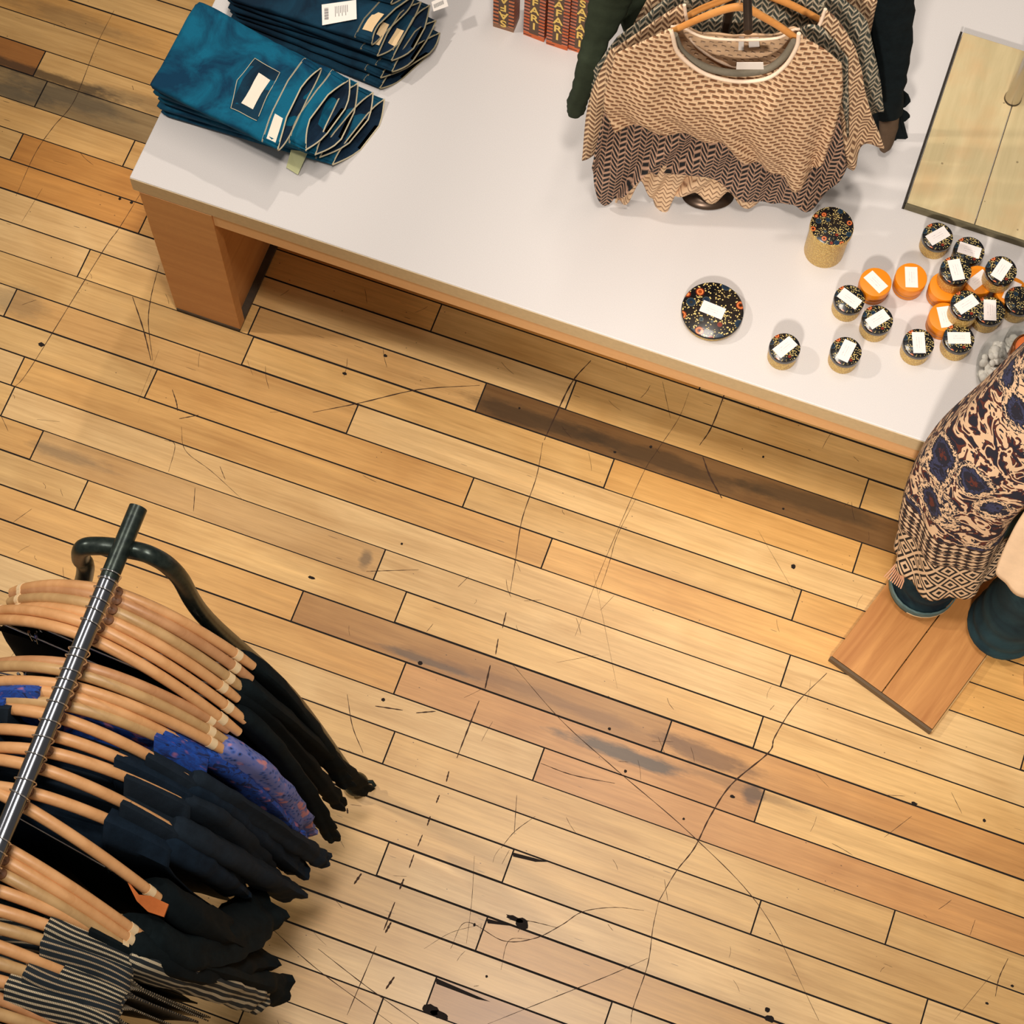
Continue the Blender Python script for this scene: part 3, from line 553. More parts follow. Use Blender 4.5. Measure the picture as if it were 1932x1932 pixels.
limb('sleeve',[(1680,-60),(1682,20),(1686,100),(1680,170),(1678,216)],[.2,.2,.19,.18,.18],[.045,.047,.035,.028,.026],BLACK2,s7,seed=2)
limb('cuff',[(1678,212),(1676,240),(1670,276),(1668,284)],.18,[.022,.021,.014,.008],BROWNC,s7,seed=3,wr=.0)
s8=root('black top with scalloped ruffle side hanging at the right of the stand',off=.24,cat='top',name='ruffled_top',group=None)
sheet('body',[[(1600,-60),(1680,-60),(1708,-40)],[(1600,80),(1660,90),(1700,100)],[(1640,200),(1670,200),(1695,180)],[(1620,295),(1665,300),(1722,297)]],.24,BLACK,s8,bulge=.01,fold=.006,nf=4,seed=8,nu=40)
def blob(px,off,mat,parent,name):
    O=O1+BK*off; P=[GP(x,y,O,E_)-Vector(parent.location) for x,y in px]; n=len(P)
    return MB().add([tuple(p-BK*.003) for p in P]+[tuple(p+BK*.003) for p in P],[tuple(range(n))[::-1],tuple(range(n,2*n))]+[(i,(i+1)%n,n+(i+1)%n,n+i) for i in range(n)]).build(name,mat,parent,smooth=False)
blob([(1690,168),(1702,170),(1714,180),(1718,190),(1708,200),(1697,204),(1712,213),(1717,219),(1708,227),(1698,230),(1704,250),(1712,266),(1722,268),(1723,297),(1690,296),(1680,230)],.235,BLACK,s8,'ruffle')
# ---------------------------------------------------------------- folded jeans
def denim(name,dk,lt,sc_=11):
    m=NT(name,.85); m.b.inputs['Specular IOR Level'].default_value=.2; n=m.noise(m.coord(),sc_,4,.6,.6); f=m.noise(m.coord('Object',(1,1,1)),420,2)
    c=m.ramp(n,[(.38,dk),(.62,lt)]); c=m.mix(m.math('MULTIPLY',f,.3),c,tuple(x*.5 for x in dk[:3])+(1,)); return m.col(c).bump(f,.3,.001).mat
D1=denim('denim_teal',srgb(2,52,80),srgb(8,100,130)); D2=denim('denim_mid',srgb(4,50,76),srgb(24,96,126)); D3=denim('denim_dark',srgb(8,34,52),srgb(16,58,80)); D4=denim('denim_inner',srgb(10,28,46),srgb(24,52,76))
STI=plain('cream_stitch',srgb(198,186,156),.8); STB=plain('tan_stitch',srgb(150,140,112),.8); PATCH=plain('leather_patch',srgb(236,222,204),.7); PATCHT=plain('tan_patch',srgb(226,196,150),.7)
def jeans(label,LF,LB,RF,RB,z0,t,mat,group,opn=1.0,seed=0,patch=None,pocket=None,stitch=STI):
    LF,LB,RF,RB=[Vector((a[0],a[1],0)) for a in (LF,LB,RF,RB)]
    c0=(LF+LB+RF+RB)/4; o=empty('folded_jeans',(c0.x,c0.y,z0),label=label,cat='jeans',group=group); rq=random.Random(seed)
    ph=[rq.uniform(0,6) for _ in range(6)]; NS=34;NT_=36; Len=(RF-LF).length
    def P(s,q,ins=0):
        a=LF.lerp(RF,s); b=LB.lerp(RB,s); cc=(a+b)/2; wv=(a-b)/2
        e=math.cos(q); f=math.sin(q); ex=(abs(e)**.42)*(1 if e>0 else -1); fx=(abs(f)**.55)*(1 if f>0 else -1)
        k=1.0
        if s<.05: k=math.sqrt(max(.02,1-((.05-s)/.05)**2))
        tt=t*k; lens=max(0,(s-.82)/.18)**1.6*opn
        ex2=ex*(1-.07*max(0,1-s/.05)**2); hz=.5*tt*fx
        hz=hz*(1-lens)+ (.5*t*(1-abs(ex)**2.2)*(1 if f>0 else -1)*1.25+ .0)*lens
        wr=(.0022*math.sin(11*s+4*ex+ph[0])+.0016*math.sin(23*s*1.1-7*ex+ph[1])+.0012*math.sin(31*s+ph[2]+9*ex))*(1-lens*.7)
        p=cc+wv*ex2*(1-ins); z=z0+tt/2+(t-tt)/2*.4+hz*(1-ins*1.6)+(wr if f>0 else 0)
        p=p+Vector(((RF-LF).x,(RF-LF).y,0)).normalized()*(.006*math.sin(2.5*ex+ph[3])*s+ lens*(1-ex*ex)*(-.014 if f>0 else .020))
        return Vector((p.x,p.y,max(z,z0+.0005)))-Vector(o.location)
    Q=[2*math.pi*(j+.5)/NT_ for j in range(NT_)]
    rows_=[[P(i/(NS-1),q) for q in Q] for i in range(NS)]
    b=MB(); b.grid(rows_,closed=True); n0=[tuple(range(NT_))]
    b.add([tuple(p) for p in rows_[0]],[tuple(range(NT_))])
    b.build('denim',mat,o)
    inn=[[P(s,q,ins) for q in Q] for s,ins in ((1.0,.0),(.985,.05),(.93,.1),(.86,.16))]
    bi=MB().grid(inn,closed=True); bi.add([tuple(p) for p in inn[-1]],[tuple(range(NT_))]); bi.build('waist_lining',D4,o)
    MB().tube(rows_[-1]+[rows_[-1][0]],.0017,6,cap=False).build('waist_edge',stitch,o)
    wb=1-.038/Len
    for k,(ss,r_) in enumerate(((wb,.0007),(wb-.006,.0006))):
        MB().tube([P(ss,q)+Vector((0,0,.0006)) for q in Q[:NT_//2]],r_,5).build('waistband_stitch',stitch,o)
    for xx in (.62,2.5):
        q=xx; pts=[P(1-.001,q)+Vector((0,0,.0012)),P((1+wb)/2,q)+Vector((0,0,.0018)),P(wb-.004,q)+Vector((0,0,.001))]
        lb=MB(); side=(P(.9,q+.12)-P(.9,q-.12)).normalized()*.005
        lb.grid([[p-side for p in pts],[p+side for p in pts]]).build('belt_loop',mat,o,solid=.0015)
    def plate(s0,s1,e0,e1,mt,name,up=.0018,skew=0):
        g_=[]
        for i in range(5):
            row=[]
            for j in range(5):
                ss=s0+(s1-s0)*i/4; ex=e0+(e1-e0)*j/4; q=math.acos(max(-1,min(1,(abs(ex)**(1/.42))*(1 if ex>0 else -1)))); p=P(ss+skew*(ex-e0),q); row.append(p+Vector((0,0,up)))
            g_.append(row)
        return MB().grid(g_).build(name,mt,o,solid=.0012,smooth=False)
    if patch: plate(*patch,name='waist_patch',up=.0022)
    if pocket:
        s0,s1,e0,e1=pocket[:4]
        def pp(ss,ex):
            q=math.acos(max(-1,min(1,(abs(ex)**(1/.42))*(1 if ex>0 else -1)))); return P(ss,q)+Vector((0,0,.0030))
        em=(e0+e1)/2
        out=[(s1,e0),(s0+.04,e0),(s0,em),(s0+.04,e1),(s1,e1),(s1,em),(s1,e0)]
        pts=[]
        for a_,b_ in zip(out,out[1:]):
            for k in range(6): pts.append(pp(a_[0]+(b_[0]-a_[0])*k/6,a_[1]+(b_[1]-a_[1])*k/6))
        plate(s0+.03,s1,e0,e1,pocket[4],'back_pocket',.0009)
        MB().tube(pts,.0008,5).build('pocket_stitch',stitch,o)
        if pocket[5]: plate(s1-.125,s1-.035,em-(e0-e1)*.30,em+(e0-e1)*.34,PATCH,'pocket_label',.003,skew=-.03)
    return o
def W(px,py,z): q=G(px,py,z); return (q.x,q.y)
g1='teal jeans stacked on the table corner'; 
st1=[((-1.50,2.018),(-1.485,2.262),(631,312),(729,188),.660,.026,'lowest teal jeans of the front stack, waist reaching farthest right',D2),
((-1.505,2.016),(-1.487,2.258),(607,298),(708,176),.686,.026,'second teal jeans from the bottom of the front stack',D2),
((-1.50,2.020),(-1.487,2.262),(594,292),(680,158),.712,.030,'middle teal jeans of the front stack with open waist',D1),
((-1.505,2.016),(-1.490,2.258),(578,284),(655,148),.742,.032,'teal jeans directly under the top pair, wide waist opening',D1)]
for i,(a,b_,c_,d_,z,t,lb,m_) in enumerate(st1): jeans(lb,a,b_,W(*c_,z+t/2),W(*d_,z+t/2),z,t,m_,g1,1.0+.1*i,seed=i)
jeans('topmost teal jeans of the front stack with pocket and two white labels',(-1.505,2.014),(-1.492,2.255),W(520,280,.79),W(604,128,.79),.774,.030,D1,g1,.5,seed=9,patch=(.905,.975,.42,.93,PATCH),pocket=(.56,.80,.72,-.42,D3,True))
# hanging paper tag of the front stack
pt=G(563,300,.68); o=empty('paper_tag',(pt.x,pt.y,ZT),label='small pale paper tag hanging out under the front jeans stack',cat='tag')
P4=[G(*a)-Vector((pt.x,pt.y,ZT)) for a in ((549,283,.70),(581,287,.70),(562,330,.665),(540,316,.668))]
MB().add([tuple(p) for p in P4]+[tuple(p+Vector((0,0,.0008))) for p in P4],[(0,1,2,3),(7,6,5,4),(0,4,5,1),(1,5,6,2),(2,6,7,3),(3,7,4,0)]).build('card',plain('tag_olive',srgb(196,198,150),.6),o,smooth=False)
g2='dark jeans stacked behind the teal ones'
st2=[((-1.44,2.285),(-1.43,2.50),(712,165),(822,82),.660,.022,'lowest dark jeans of the rear stack'),((-1.44,2.29),(-1.43,2.50),(722,148),(828,62),.682,.022,'second dark jeans from the bottom of the rear stack'),
((-1.44,2.29),(-1.43,2.50),(736,134),(824,40),.704,.022,'third dark jeans from the bottom of the rear stack'),((-1.44,2.285),(-1.43,2.50),(738,114),(815,12),.726,.022,'dark jeans with tan patch, third from the top of the rear stack'),
((-1.44,2.29),(-1.43,2.50),(708,104),(796,4),.748,.022,'dark jeans with tan patch, second from the top of the rear stack')]
for i,(a,b_,c_,d_,z,t,lb) in enumerate(st2): jeans(lb,a,b_,W(*c_,z+t/2),W(*d_,z+t/2),z,t,D3,g2,.9,seed=20+i,patch=(.93,.985,.1,.75,PATCHT) if i in(3,4) else None,stitch=STB)
jeans('upper dark jeans of the rear stack with tan waist patch and white barcode tag',(-1.44,2.285),(-1.43,2.50),W(700,84,.78),W(776,-4,.78),.770,.024,D3,g2,.5,seed=31,patch=(.915,.985,.0,.72,PATCHT),stitch=STB)
jeans('topmost dark jeans cut by the upper picture edge',(-1.45,2.36),(-1.44,2.58),W(742,6,.81),W(800,-80,.81),.794,.024,D3,g2,.5,seed=33,stitch=STB)
def card(px,z,label,cat='tag',bars=None,group=None):
    c0=G(px[0][0],px[0][1],z); o=empty('price_tag',(c0.x,c0.y,z),label=label,cat=cat,group=group)
    P=[G(x,y,z)-c0 for x,y in px]
    MB().add([tuple(p) for p in P]+[tuple(p+Vector((0,0,.0007))) for p in P],[(3,2,1,0),(4,5,6,7),(0,4,5,1),(1,5,6,2),(2,6,7,3),(3,7,4,0)]).build('card',WHT,o,smooth=False)
    b=MB()
    for a,b2,c2,d2 in bars:
        Q=[P[0]+(P[1]-P[0])*u+(P[3]-P[0])*v+Vector((0,0,.001)) for u,v in ((a,b2),(c2,b2),(c2,d2),(a,d2))]; b.add([tuple(q) for q in Q],[(0,1,2,3)])
    b.build('print',plain('ink_'+str(len(bpy.data.materials)),srgb(96,98,100),.7),o,smooth=False); return o
bars=[(.07,.2+i*.045,.19,.2+i*.045+(.03 if i%3 else .018)) for i in range(13)]+[(.34+.07*(i%4)*0+.0,.0,.0,.0)]*0
lines=[(.38+.05*i,.18,.395+.05*i,.18+(.35 if i%2 else .5)) for i in range(8)]
card([(607,9),(672,0),(673,36),(608,48)],.797,'white barcode price tag lying on the dark jeans',bars=bars+lines)
card([(814,4),(840,-8),(846,12),(818,22)],.745,'small white barcode tag sticking out behind the dark jeans',bars=[(.1+.06*i,.35,.13+.06*i,.75) for i in range(12)])
# ---------------------------------------------------------------- rolling garment rack
ZR=1.5
rk=empty('garment_rack',(-.93,.87,0),label='dark tubular rolling garment rack with chrome rail, lower left',cat='clothes rack')
RL=Vector(rk.location)
pntm=NT('hammered_dark_paint',.32,.55); pn=pntm.noise(pntm.coord(),90,3); pntm.col(pntm.ramp(pn,[(.3,srgb(30,40,38)),(.7,srgb(52,62,56))])).bump(pn,.2,.001); PNT=pntm.mat
railm=NT('worn_steel_rail',.2,1).col((.22,.235,.27,1)).mat
def RLy(y): return Vector((-.929+(.898-y)*.032,y,ZR))-RL
MB().tube([RLy(.905),RLy(.775)],.0155,20).build('rail_end',PNT,rk); MB().tube([RLy(.905),RLy(.9035)],.0115,20).build('rail_bore',plain('bore_dark',srgb(14,16,16),.7),rk).location=(0,.0008,0)
MB().tube([RLy(.79),RLy(-.75)],.0148,28).build('rail',railm,rk)
def frame(y,feet=True):
    T=RLy(y); c=T+RL
    fr=G(665,1470,.07)-RL if y>.5 else Vector((.36,y-.87,.07)); 
    if y>.5:
        P=[Vector((fr.x,fr.y,.06)),Vector((fr.x*.62+.02,fr.y*.65,.68)),G(392,1170,1.22)-RL,G(335,1085,1.42)-RL,G(285,1048,ZR-.012)-RL,G(226,1034,ZR-.022)-RL,G(182,1030,ZR-.02)-RL,G(157,1034,ZR-.03)-RL,G(152,1052,ZR-.09)-RL,G(160,1085,1.30)-RL,Vector((-.27,-.04,.65)),Vector((-.36,-.03,.06))]
        return MB().tube(catmull(P,8),.0155,16).build('end_frame',PNT,rk)
    P=[Vector((.36,y-.87,.06)),Vector((.25,y-.87,.68)),Vector((.12,y-.87,1.25)),Vector((.06,y-.87,1.45)),Vector((0,y-.87,1.48)),Vector((-.07,y-.87,1.45)),Vector((-.13,y-.87,1.2)),Vector((-.25,y-.87,.65)),Vector((-.36,y-.87,.06))]
    return MB().tube(catmull(P,8),.0155,16).build('end_frame',PNT,rk)
frame(.86); frame(-.7)
MB().tube([Vector((-.34,-.03,.12)),Vector((-.34,-1.57,.12))],.012,12).build('lower_bar',PNT,rk)
ball=MB()
fq=G(672,1480,.035)-RL
def caster(p):
    a=MB(); a.lathe([(.0001,-.03),(.017,-.025),(.027,-.008),(.029,.006),(.022,.022),(.010,.03),(.0001,.031)],24,T=Matrix.Translation(p)); cs=a.build('caster',PNT,rk)
    MB().tube([p+Vector((.012,.008,.012)),p+Vector((.034,.016,.012)),p+Vector((.042,.01,.004))],.0048,8).build('brake_tab',PNT,cs)
    MB().tube([p+Vector((-.006,0,-.012)),p+Vector((.006,0,-.012))],.022,20).build('wheel',plain('wheel_rubber',srgb(24,26,26),.6),cs)
caster(fq); caster(Vector((-.36,-.03,.035))); caster(Vector((.36,-1.57,.035))); caster(Vector((-.36,-1.57,.035)))
# --- hangers
NK=[(224,1120,481,1243),(222,1135,477,1267),(214,1153,466,1288),(207,1172,453,1306),(190,1187,468,1342),(179,1208,455,1364),
(157,1258,431,1361),(149,1271,431,1383),(142,1297,434,1403),(134,1314,None,None),(127,1331,None,None),(116,1355,None,None),(101,1388,None,None),
(93,1419,None,None),(78,1450,None,None),(56,1495,None,None),(45,1521,318,1691),(13,1601,285,1762),(10,1624,280,1781),(5,1650,267,1792),
(-10,1678,None,None),(-22,1712,None,None),(-32,1744,None,None),(-42,1772,None,None),(-52,1804,None,None),(-62,1836,None,None),(-75,1858,123,1931),(-84,1890,None,None),(-96,1920,None,None),(-108,1950,None,None)]
ordw=['first','second','third','fourth','fifth','sixth','seventh','eighth','ninth','tenth','eleventh','twelfth','thirteenth','fourteenth','fifteenth','sixteenth','seventeenth','eighteenth','nineteenth','twentieth','twenty-first','twenty-second','twenty-third','twenty-fourth','twenty-fifth','twenty-sixth','twenty-seventh','twenty-eighth','twenty-ninth','thirtieth']
ZN=1.384; HG=[]
def azc(t): return -.025*t-.135*t*t
mesh_cache={}
for i,(nx,ny,tx,ty) in enumerate(NK):
    N=G(nx,ny,ZN)
    if tx is None: yaw=math.radians(6+3*math.sin(i*2.1)); hl=.215
    else:
        Tp=G(tx,ty,ZN-.16); d=Tp-N; yaw=max(-.35,min(.45,math.atan2(d.y,d.x))); hl=max(.18,min(.25,math.hypot(d.x,d.y)))
    m_=[HW,HW2,HW3][[0,1,2,0,0,0,1,2,0,0,2,0,0,0,0,0,0,0,0,2,0,0,2,0,2,0,1,2,0,0][i]]
    clip=i<9 or 16<=i<=19 or i>=26
    o=empty('clothes_hanger',N,yaw,label=('wooden clip hanger with pale notches, ' if clip else 'wooden hanger with shoulders covered by cloth, ')+ordw[i]+' on the rack from its open end',cat='hanger',group='wooden hangers on the rolling rack')
    key=(round(hl,3),m_.name)
    pts=[];rs_=[]
    for k in range(25):
        t=-1+k/12; a=abs(t); pts.append(Vector((t*hl,-.012*t*t,azc(a)*hl/.215))); rs_.append(.0106-.0012*a if a<.99 else .0080)
    MB().tube(pts,rs_,12,flat=.95,upv=(0,0,1)).build('arms',m_,o,sub=0)
    if clip:
        for s_ in (-1,1):
            t0=.86*s_; p=Vector((t0*hl,-.012*.74,azc(.86)*hl/.215)); q=Vector((t0*hl*1.045,-.012*.8,azc(.90)*hl/.215))
            MB().tube([p,q],.0103,12,flat=.97,upv=(0,0,1)).build('notch_band',PALE,o)
    # hook to the rail
    yl=N.y; rp=Vector((-.929+(.898-yl)*.032,yl,ZR)); lp=Matrix.Rotation(-yaw,3,'Z')@(rp-N)
    hk=[Vector((.0,0,0)),Vector((.0,0,.03)),lp+Vector((.007,0,-.034)),lp+Vector((.0168,0,-.004)),lp+Vector((.011,0,.0145)),lp+Vector((-.002,0,.0175)),lp+Vector((-.0155,0,.008)),lp+Vector((-.0175,0,-.004))]
    MB().tube(catmull(hk,5),.0012,8).build('hook',chrome2,o)
    MB().lathe([(.0090,-.0122),(.0090,.0126),(.005,.015),(.0001,.016)],12).build('hook_socket',BRN,o)
    if clip:
        MB().tube([Vector((-.8*hl,-.01,-.145)),Vector((.8*hl,-.01,-.145))],.0017,8).build('clip_bar',chrome2,o)
        for s_ in (-1,1):
            MB().tube([Vector((s_*.55*hl,-.01,-.14)),Vector((s_*.55*hl,-.004,-.125)),Vector((s_*.55*hl,-.012,-.17)),Vector((s_*.60*hl,-.01,-.172)),Vector((s_*.60*hl,-.008,-.128))],.0028,8).build('clip',chrome2,o)
    HG.append((N,yaw,hl,clip))
# --- garments
def body(i,mat,label,name='hanging_top',cat='top',x0=.05,x0L=None,L=.72,wb=.26,th=.020,group=None,seed=0,fold=.006,drop=None,pat=1.0,shift=0):
    N,yaw,hl,clip=HG[i]; x0L=x0 if x0L is None else x0L; o=empty(name,N,yaw,label=label,cat=cat,group=group)
    rq=random.Random(seed*7+i); ph=[rq.uniform(0,6.28) for _ in range(6)]
    NU=46;rows_=[];uv=[]
    NVv=14
    def topz(x):
        a=abs(x)/hl; lim=x0 if x>0 else x0L
        if clip: return -.165-.02*(a*a)
        z=azc(min(a,1.05))*hl/.215+.021
        if abs(x)<lim: z-= .05+.10*(1-(abs(x)/lim)**2)**.5
        return z
    for ji in range(2*NVv+1):
        side=1 if ji<NVv else -1 if ji>NVv else 0; v=1-abs(ji-NVv)/NVv   # v:1 top ->0 hem
        rw_=[];ru=[]
        for k in range(NU):
            u=-1+2*k/(NU-1); xt=u*(hl*1.03 if not clip else hl*.88); tz=topz(xt); s=1-v
            s=s**1.15
            x=xt*(1-s)+u*wb*s + (shift*s if u>0 else 0)
            z=tz*(1-s)+(-L+.02*math.sin(7*u+ph[0]))*s
            dep=(th*min(1,s*6)**.5)*(1-.55*u*u)+(0 if clip else .017)
            y=-.006-(side or 1)*dep+fold*min(1,s*2.0)*(math.sin(9*u+ph[1]+1.7*s)+.5*math.sin(17*u+ph[2]-2*s))
            if ji==NVv: y=-.006-.012*u*u
            elif not clip: y+=-.012*u*u*(1-s)
            rw_.append(Vector((x,y,z))); ru.append((x*pat+.01*math.sin(12*s+ph[3]),side*(s*L+dep*(0 if ji==NVv else 1))*pat+ .012*math.sin(4*u+ph[4])+.006*math.sin(9*u+3*s)))
        rows_.append(rw_);uv.append(ru)
    MB().grid(rows_,uvs=uv).build('body',mat,o,solid=.003)
    return o
def sleeve(i,o,mat,px,z,r0=.05,r1=.03,mid=None,side=1,zs=None,cuff=None,pat=1):
    N,yaw,hl,clip=HG[i]; Rm=Matrix.Rotation(-yaw,3,'Z')
    E=Rm@(G(px[0],px[1],z)-N) if px else Vector((side*.30,-.01,z-ZN))
    S=Vector((side*hl*.86,-.004,azc(.9)*hl/.215-.03)); S2=Vector((side*(hl+.012),-.006,azc(1)*hl/.215-.06))
    M_=(S2+E)/2+Vector((.02*side,0,-.03)); P=catmull([S,S2,(S2*2+M_)/3+Vector((.01*side,0,-.01)),M_,(E*2+M_)/3,E],5); n=len(P)
    rs_=[r0+(r1-r0)*(k/(n-1))+.004*math.sin(k*2.1+i)*(k/(n-1)) for k in range(n)]; rs_[0]*=.8
    sb=MB().wtube(P,rs_,22,seed=i*3+side); sb.uv=[[(b2,a2*.24) for a2,b2 in f2] for f2 in sb.uv]
    t=sb.build('sleeve',mat,o,sub=0)
    if cuff: MB().tube([P[-4],P[-1]+(P[-1]-P[-2])*.1],r1*1.06,14,flat=.62,upv=(0,1,0)).build('cuff',cuff,o)
# materials for prints
bp=NT('blue_print',.8); bv=bp.coord('UV',(1,1,1)); n1=bp.noise(bv,42,3,.6,1.2); n2=bp.noise(bv,30,2,.5); 
bc=bp.ramp(n1,[(.38,srgb(18,34,84)),(.5,srgb(20,78,176)),(.62,srgb(24,60,140))]); bc=bp.mix(bp.ramp(n2,[(.6,(0,0,0)),(.7,(.8,.8,.8))]),bc,srgb(176,110,140)); BLUE=bp.col(bc).mat
bp=NT('blue_violet_print',.8); bv=bp.coord('UV'); n1=bp.voro(bv,90); n2=bp.noise(bv,26,2,.5)
bc=bp.ramp(n1,[(.12,srgb(30,36,80)),(.3,srgb(64,96,176)),(.55,srgb(110,118,180))]); bc=bp.mix(bp.ramp(n2,[(.58,(0,0,0)),(.66,(.9,.9,.9))]),bc,srgb(214,140,140)); BLUE2=bp.col(bc).mat
def stripes(name,a,b,n_,w_,wob=.4):
    m=NT(name,.9); uv=m.sep(m.coord('UV')); nz=m.noise(m.coord('UV'),6,2,.5); tw=m.math('FRACT',m.math('MULTIPLY',uv[0],420))
    f=m.math('FRACT',m.math('ADD',m.math('MULTIPLY',uv[1],n_),m.math('MULTIPLY',nz,wob*3)))
    k=m.math('LESS_THAN',m.math('ABSOLUTE',m.math('SUBTRACT',f,.5)),w_); kk=m.math('MULTIPLY',k,m.math('ADD',.35,m.math('MULTIPLY',m.math('GREATER_THAN',tw,.35),.65)))
    return m.col(m.mix(kk,a,b)).bump(k,.5,.002).mat
STR=stripes('cream_striped_knit',srgb(22,30,34),srgb(206,190,158),66,.2); STR2=stripes('thin_striped_knit',srgb(20,32,40),srgb(178,158,128),56,.14)
GA='dark garments on the rolling rack'
spec=[ # i mat label kw sleeve list
(0,BLACK2,'black drape on the first hanger at the open end of the rack',dict(L=.80,wb=.25,shift=.10)),
(1,BLACK,'black trousers clipped to the second hanger from the open end',dict(L=.86,wb=.22)),
(2,BLACK2,'black cardigan clipped third from the open end, sleeve touching the caster',dict(L=.80,wb=.24,shift=.08)),
(3,BLACK,'black drape clipped fourth from the open end',dict(L=.82,wb=.23)),
(4,BLACK2,'black top clipped fifth from the open end with long hanging sleeve',dict(L=.78,wb=.25,shift=.05)),
(5,BLACK,'black skirt clipped just before the gap on the rail',dict(L=.70,wb=.24)),
(6,BLACK,'black trousers clipped just after the gap on the rail',dict(L=.84,wb=.23)),
(7,BLACK2,'black drape clipped second after the gap on the rail',dict(L=.80,wb=.24)),
(8,BLUE2,'blue and violet floral top with pink flecks on the rack',dict(L=.62,wb=.25,shift=.04)),
(9,BLUE,'bright blue printed blouse, first of the pair of blue shoulders',dict(x0=.150,x0L=.05,L=.66,wb=.25)),
(10,BLUE,'bright blue printed blouse, second of the pair of blue shoulders',dict(x0=.135,x0L=.105,L=.66,wb=.25)),
(11,NAVY2,'slate jersey top hanging right after the bright blue blouses',dict(x0=.140,x0L=.09,L=.68,wb=.25)),
(12,NAVY,'navy top with wide neck, second after the blue blouses',dict(x0=.10,L=.66,wb=.25)),
(13,NAVY2,'slate long-sleeved top, third after the blue blouses',dict(x0=.12,L=.70,wb=.25)),
(14,NAVY2,'slate long-sleeved top, fourth after the blue blouses',dict(x0=.125,L=.70,wb=.25)),
(15,NAVY,'navy top with folded shoulder, next to the bare clip hanger',dict(x0=.12,L=.60,wb=.25)),
(16,BLACK,'black drape clipped under the long bare hanger',dict(L=.74,wb=.25)),
(17,BLACK2,'black draped knit under the first of three touching hangers',dict(L=.78,wb=.28,shift=.03)),
(18,BLACK,'black garment under the middle of three touching hangers',dict(L=.74,wb=.25)),
(19,BLACK,'black garment under the last of three touching hangers',dict(L=.72,wb=.24)),
(20,BLACK2,'black wool top with broad open neck after the three touching hangers',dict(x0=.145,L=.64,wb=.27)),
(21,STR,'navy knit with cream stripes, nearer the rail middle',dict(x0=.085,L=.60,wb=.30,fold=.0012,th=.03)),
(22,STR2,'dark knit with thin tan stripes beside the cream striped one',dict(x0=.09,L=.56,wb=.29,fold=.0012,th=.03)),
(23,STR,'navy and cream striped knit on a fully seen hanger arm',dict(x0=.125,L=.62,wb=.30,fold=.0012,th=.03)),
(24,STR2,'dark thin striped knit near the lower left picture corner',dict(x0=.08,L=.56,wb=.29,fold=.0012,th=.03)),
(25,STR,'striped knit farthest toward the lower left picture corner',dict(x0=.06,L=.60,wb=.28,fold=.0012,th=.03)),
(26,BLACK,'black garment at the bottom picture edge under the brown hanger',dict(L=.66,wb=.26)),
(27,BLACK,'black garment below the bottom edge of the picture',dict(L=.66,wb=.26)),
]
sl={2:[((684,1490),.30,.040,.022)],0:[((650,1478),.55,.03,.018)],4:[((626,1580),.55,.034,.018)],3:[((640,1520),.5,.03,.02)],11:[((604,1622),.60,.042,.024)],12:[((560,1640),.62,.04,.026)],14:[((545,1682),.62,.045,.034)],13:[((500,1660),.66,.04,.03)],15:[((440,1675),.85,.042,.03)],17:[((486,1712),.72,.06,.052)],20:[((515,1865),.60,.055,.045)],8:[((565,1572),.66,.045,.030)],9:[((548,1575),.75,.035,.026)],16:[((440,1760),.75,.05,.05)],18:[((470,1800),.7,.05,.05)],21:[((480,1880),.7,.05,.04)]}
for i,mt,lb,kw in spec:
    o=body(i,mt,lb,group=GA,seed=i,**kw)
    for (px,z,r0,r1) in sl.get(i,[]): sleeve(i,o,mt,px,z,r0,r1)
    if i in (9,10,11,12,13,14,15,20,21,23): sleeve(i,o,mt,None,.85,.04,.03,side=-1)
par=[o for o in C.objects if o.name.startswith('hanging_top') and o.get('label','').startswith('black drape clipped under the long')][0]
Mi=(Matrix.Translation(par.location)@rotz(par.rotation_euler.z)).inverted()
lp_=[Mi@G(x,y,1.27) for x,y in ((236,1656),(262,1688),(284,1690),(318,1706),(309,1730),(279,1720),(258,1700))]; n_=len(lp_)
MB().add([tuple(p) for p in lp_]+[tuple(p-Vector((0,0,.006))) for p in lp_],[tuple(range(n_)),tuple(range(n_,2*n_))[::-1]]+[(i,n_+i,n_+(i+1)%n_,(i+1)%n_) for i in range(n_)]).build('cloth_piece',RUST,par,smooth=False,label='rust coloured piece of folded cloth')  # separate thin plate of rust cloth added here, only parented to this garment
# ---------------------------------------------------------------- mannequin on plank base
bz=.026; c1=G(1566,1240,bz); c2=G(1758,1380,bz); ux=(c2-c1).normalized(); uy=Vector((-ux.y,ux.x,0)); wd=(c2-c1).length
db=empty('display_plinth',c1-Vector((0,0,bz)),math.atan2(ux.y,ux.x),label='brown two-plank wooden base on the floor under the mannequin legs',cat='display base')
pm=NT('knotty_pine',.5); v=pm.coord('Object',(26,2.6,1)); n=pm.noise(v,1,5,.6,1.0); kv=pm.voro(pm.coord('Object',(5,2.6,1)),1.0); ring=pm.math('SINE',pm.math('MULTIPLY',kv,70))
pcx=pm.ramp(n,[(.3,srgb(176,112,54)),(.7,srgb(214,152,86))]); pcx=pm.mix(pm.math('MULTIPLY',pm.math('LESS_THAN',kv,.16),pm.math('MULTIPLY',ring,.45)),pcx,srgb(96,54,24)); pcx=pm.mix(pm.math('LESS_THAN',kv,.028),pcx,srgb(70,40,20)); PINE=pm.col(pcx).bump(n,.2,.001).mat
hw_=wd/2
MB().box((.002,.006,.003),(hw_-.0012,.62,bz)).build('plank',PINE,db,smooth=False,bev=.001); MB().box((hw_+.0012,.006,.003),(wd-.002,.62,bz)).build('plank',PINE,db,smooth=False,bev=.001)
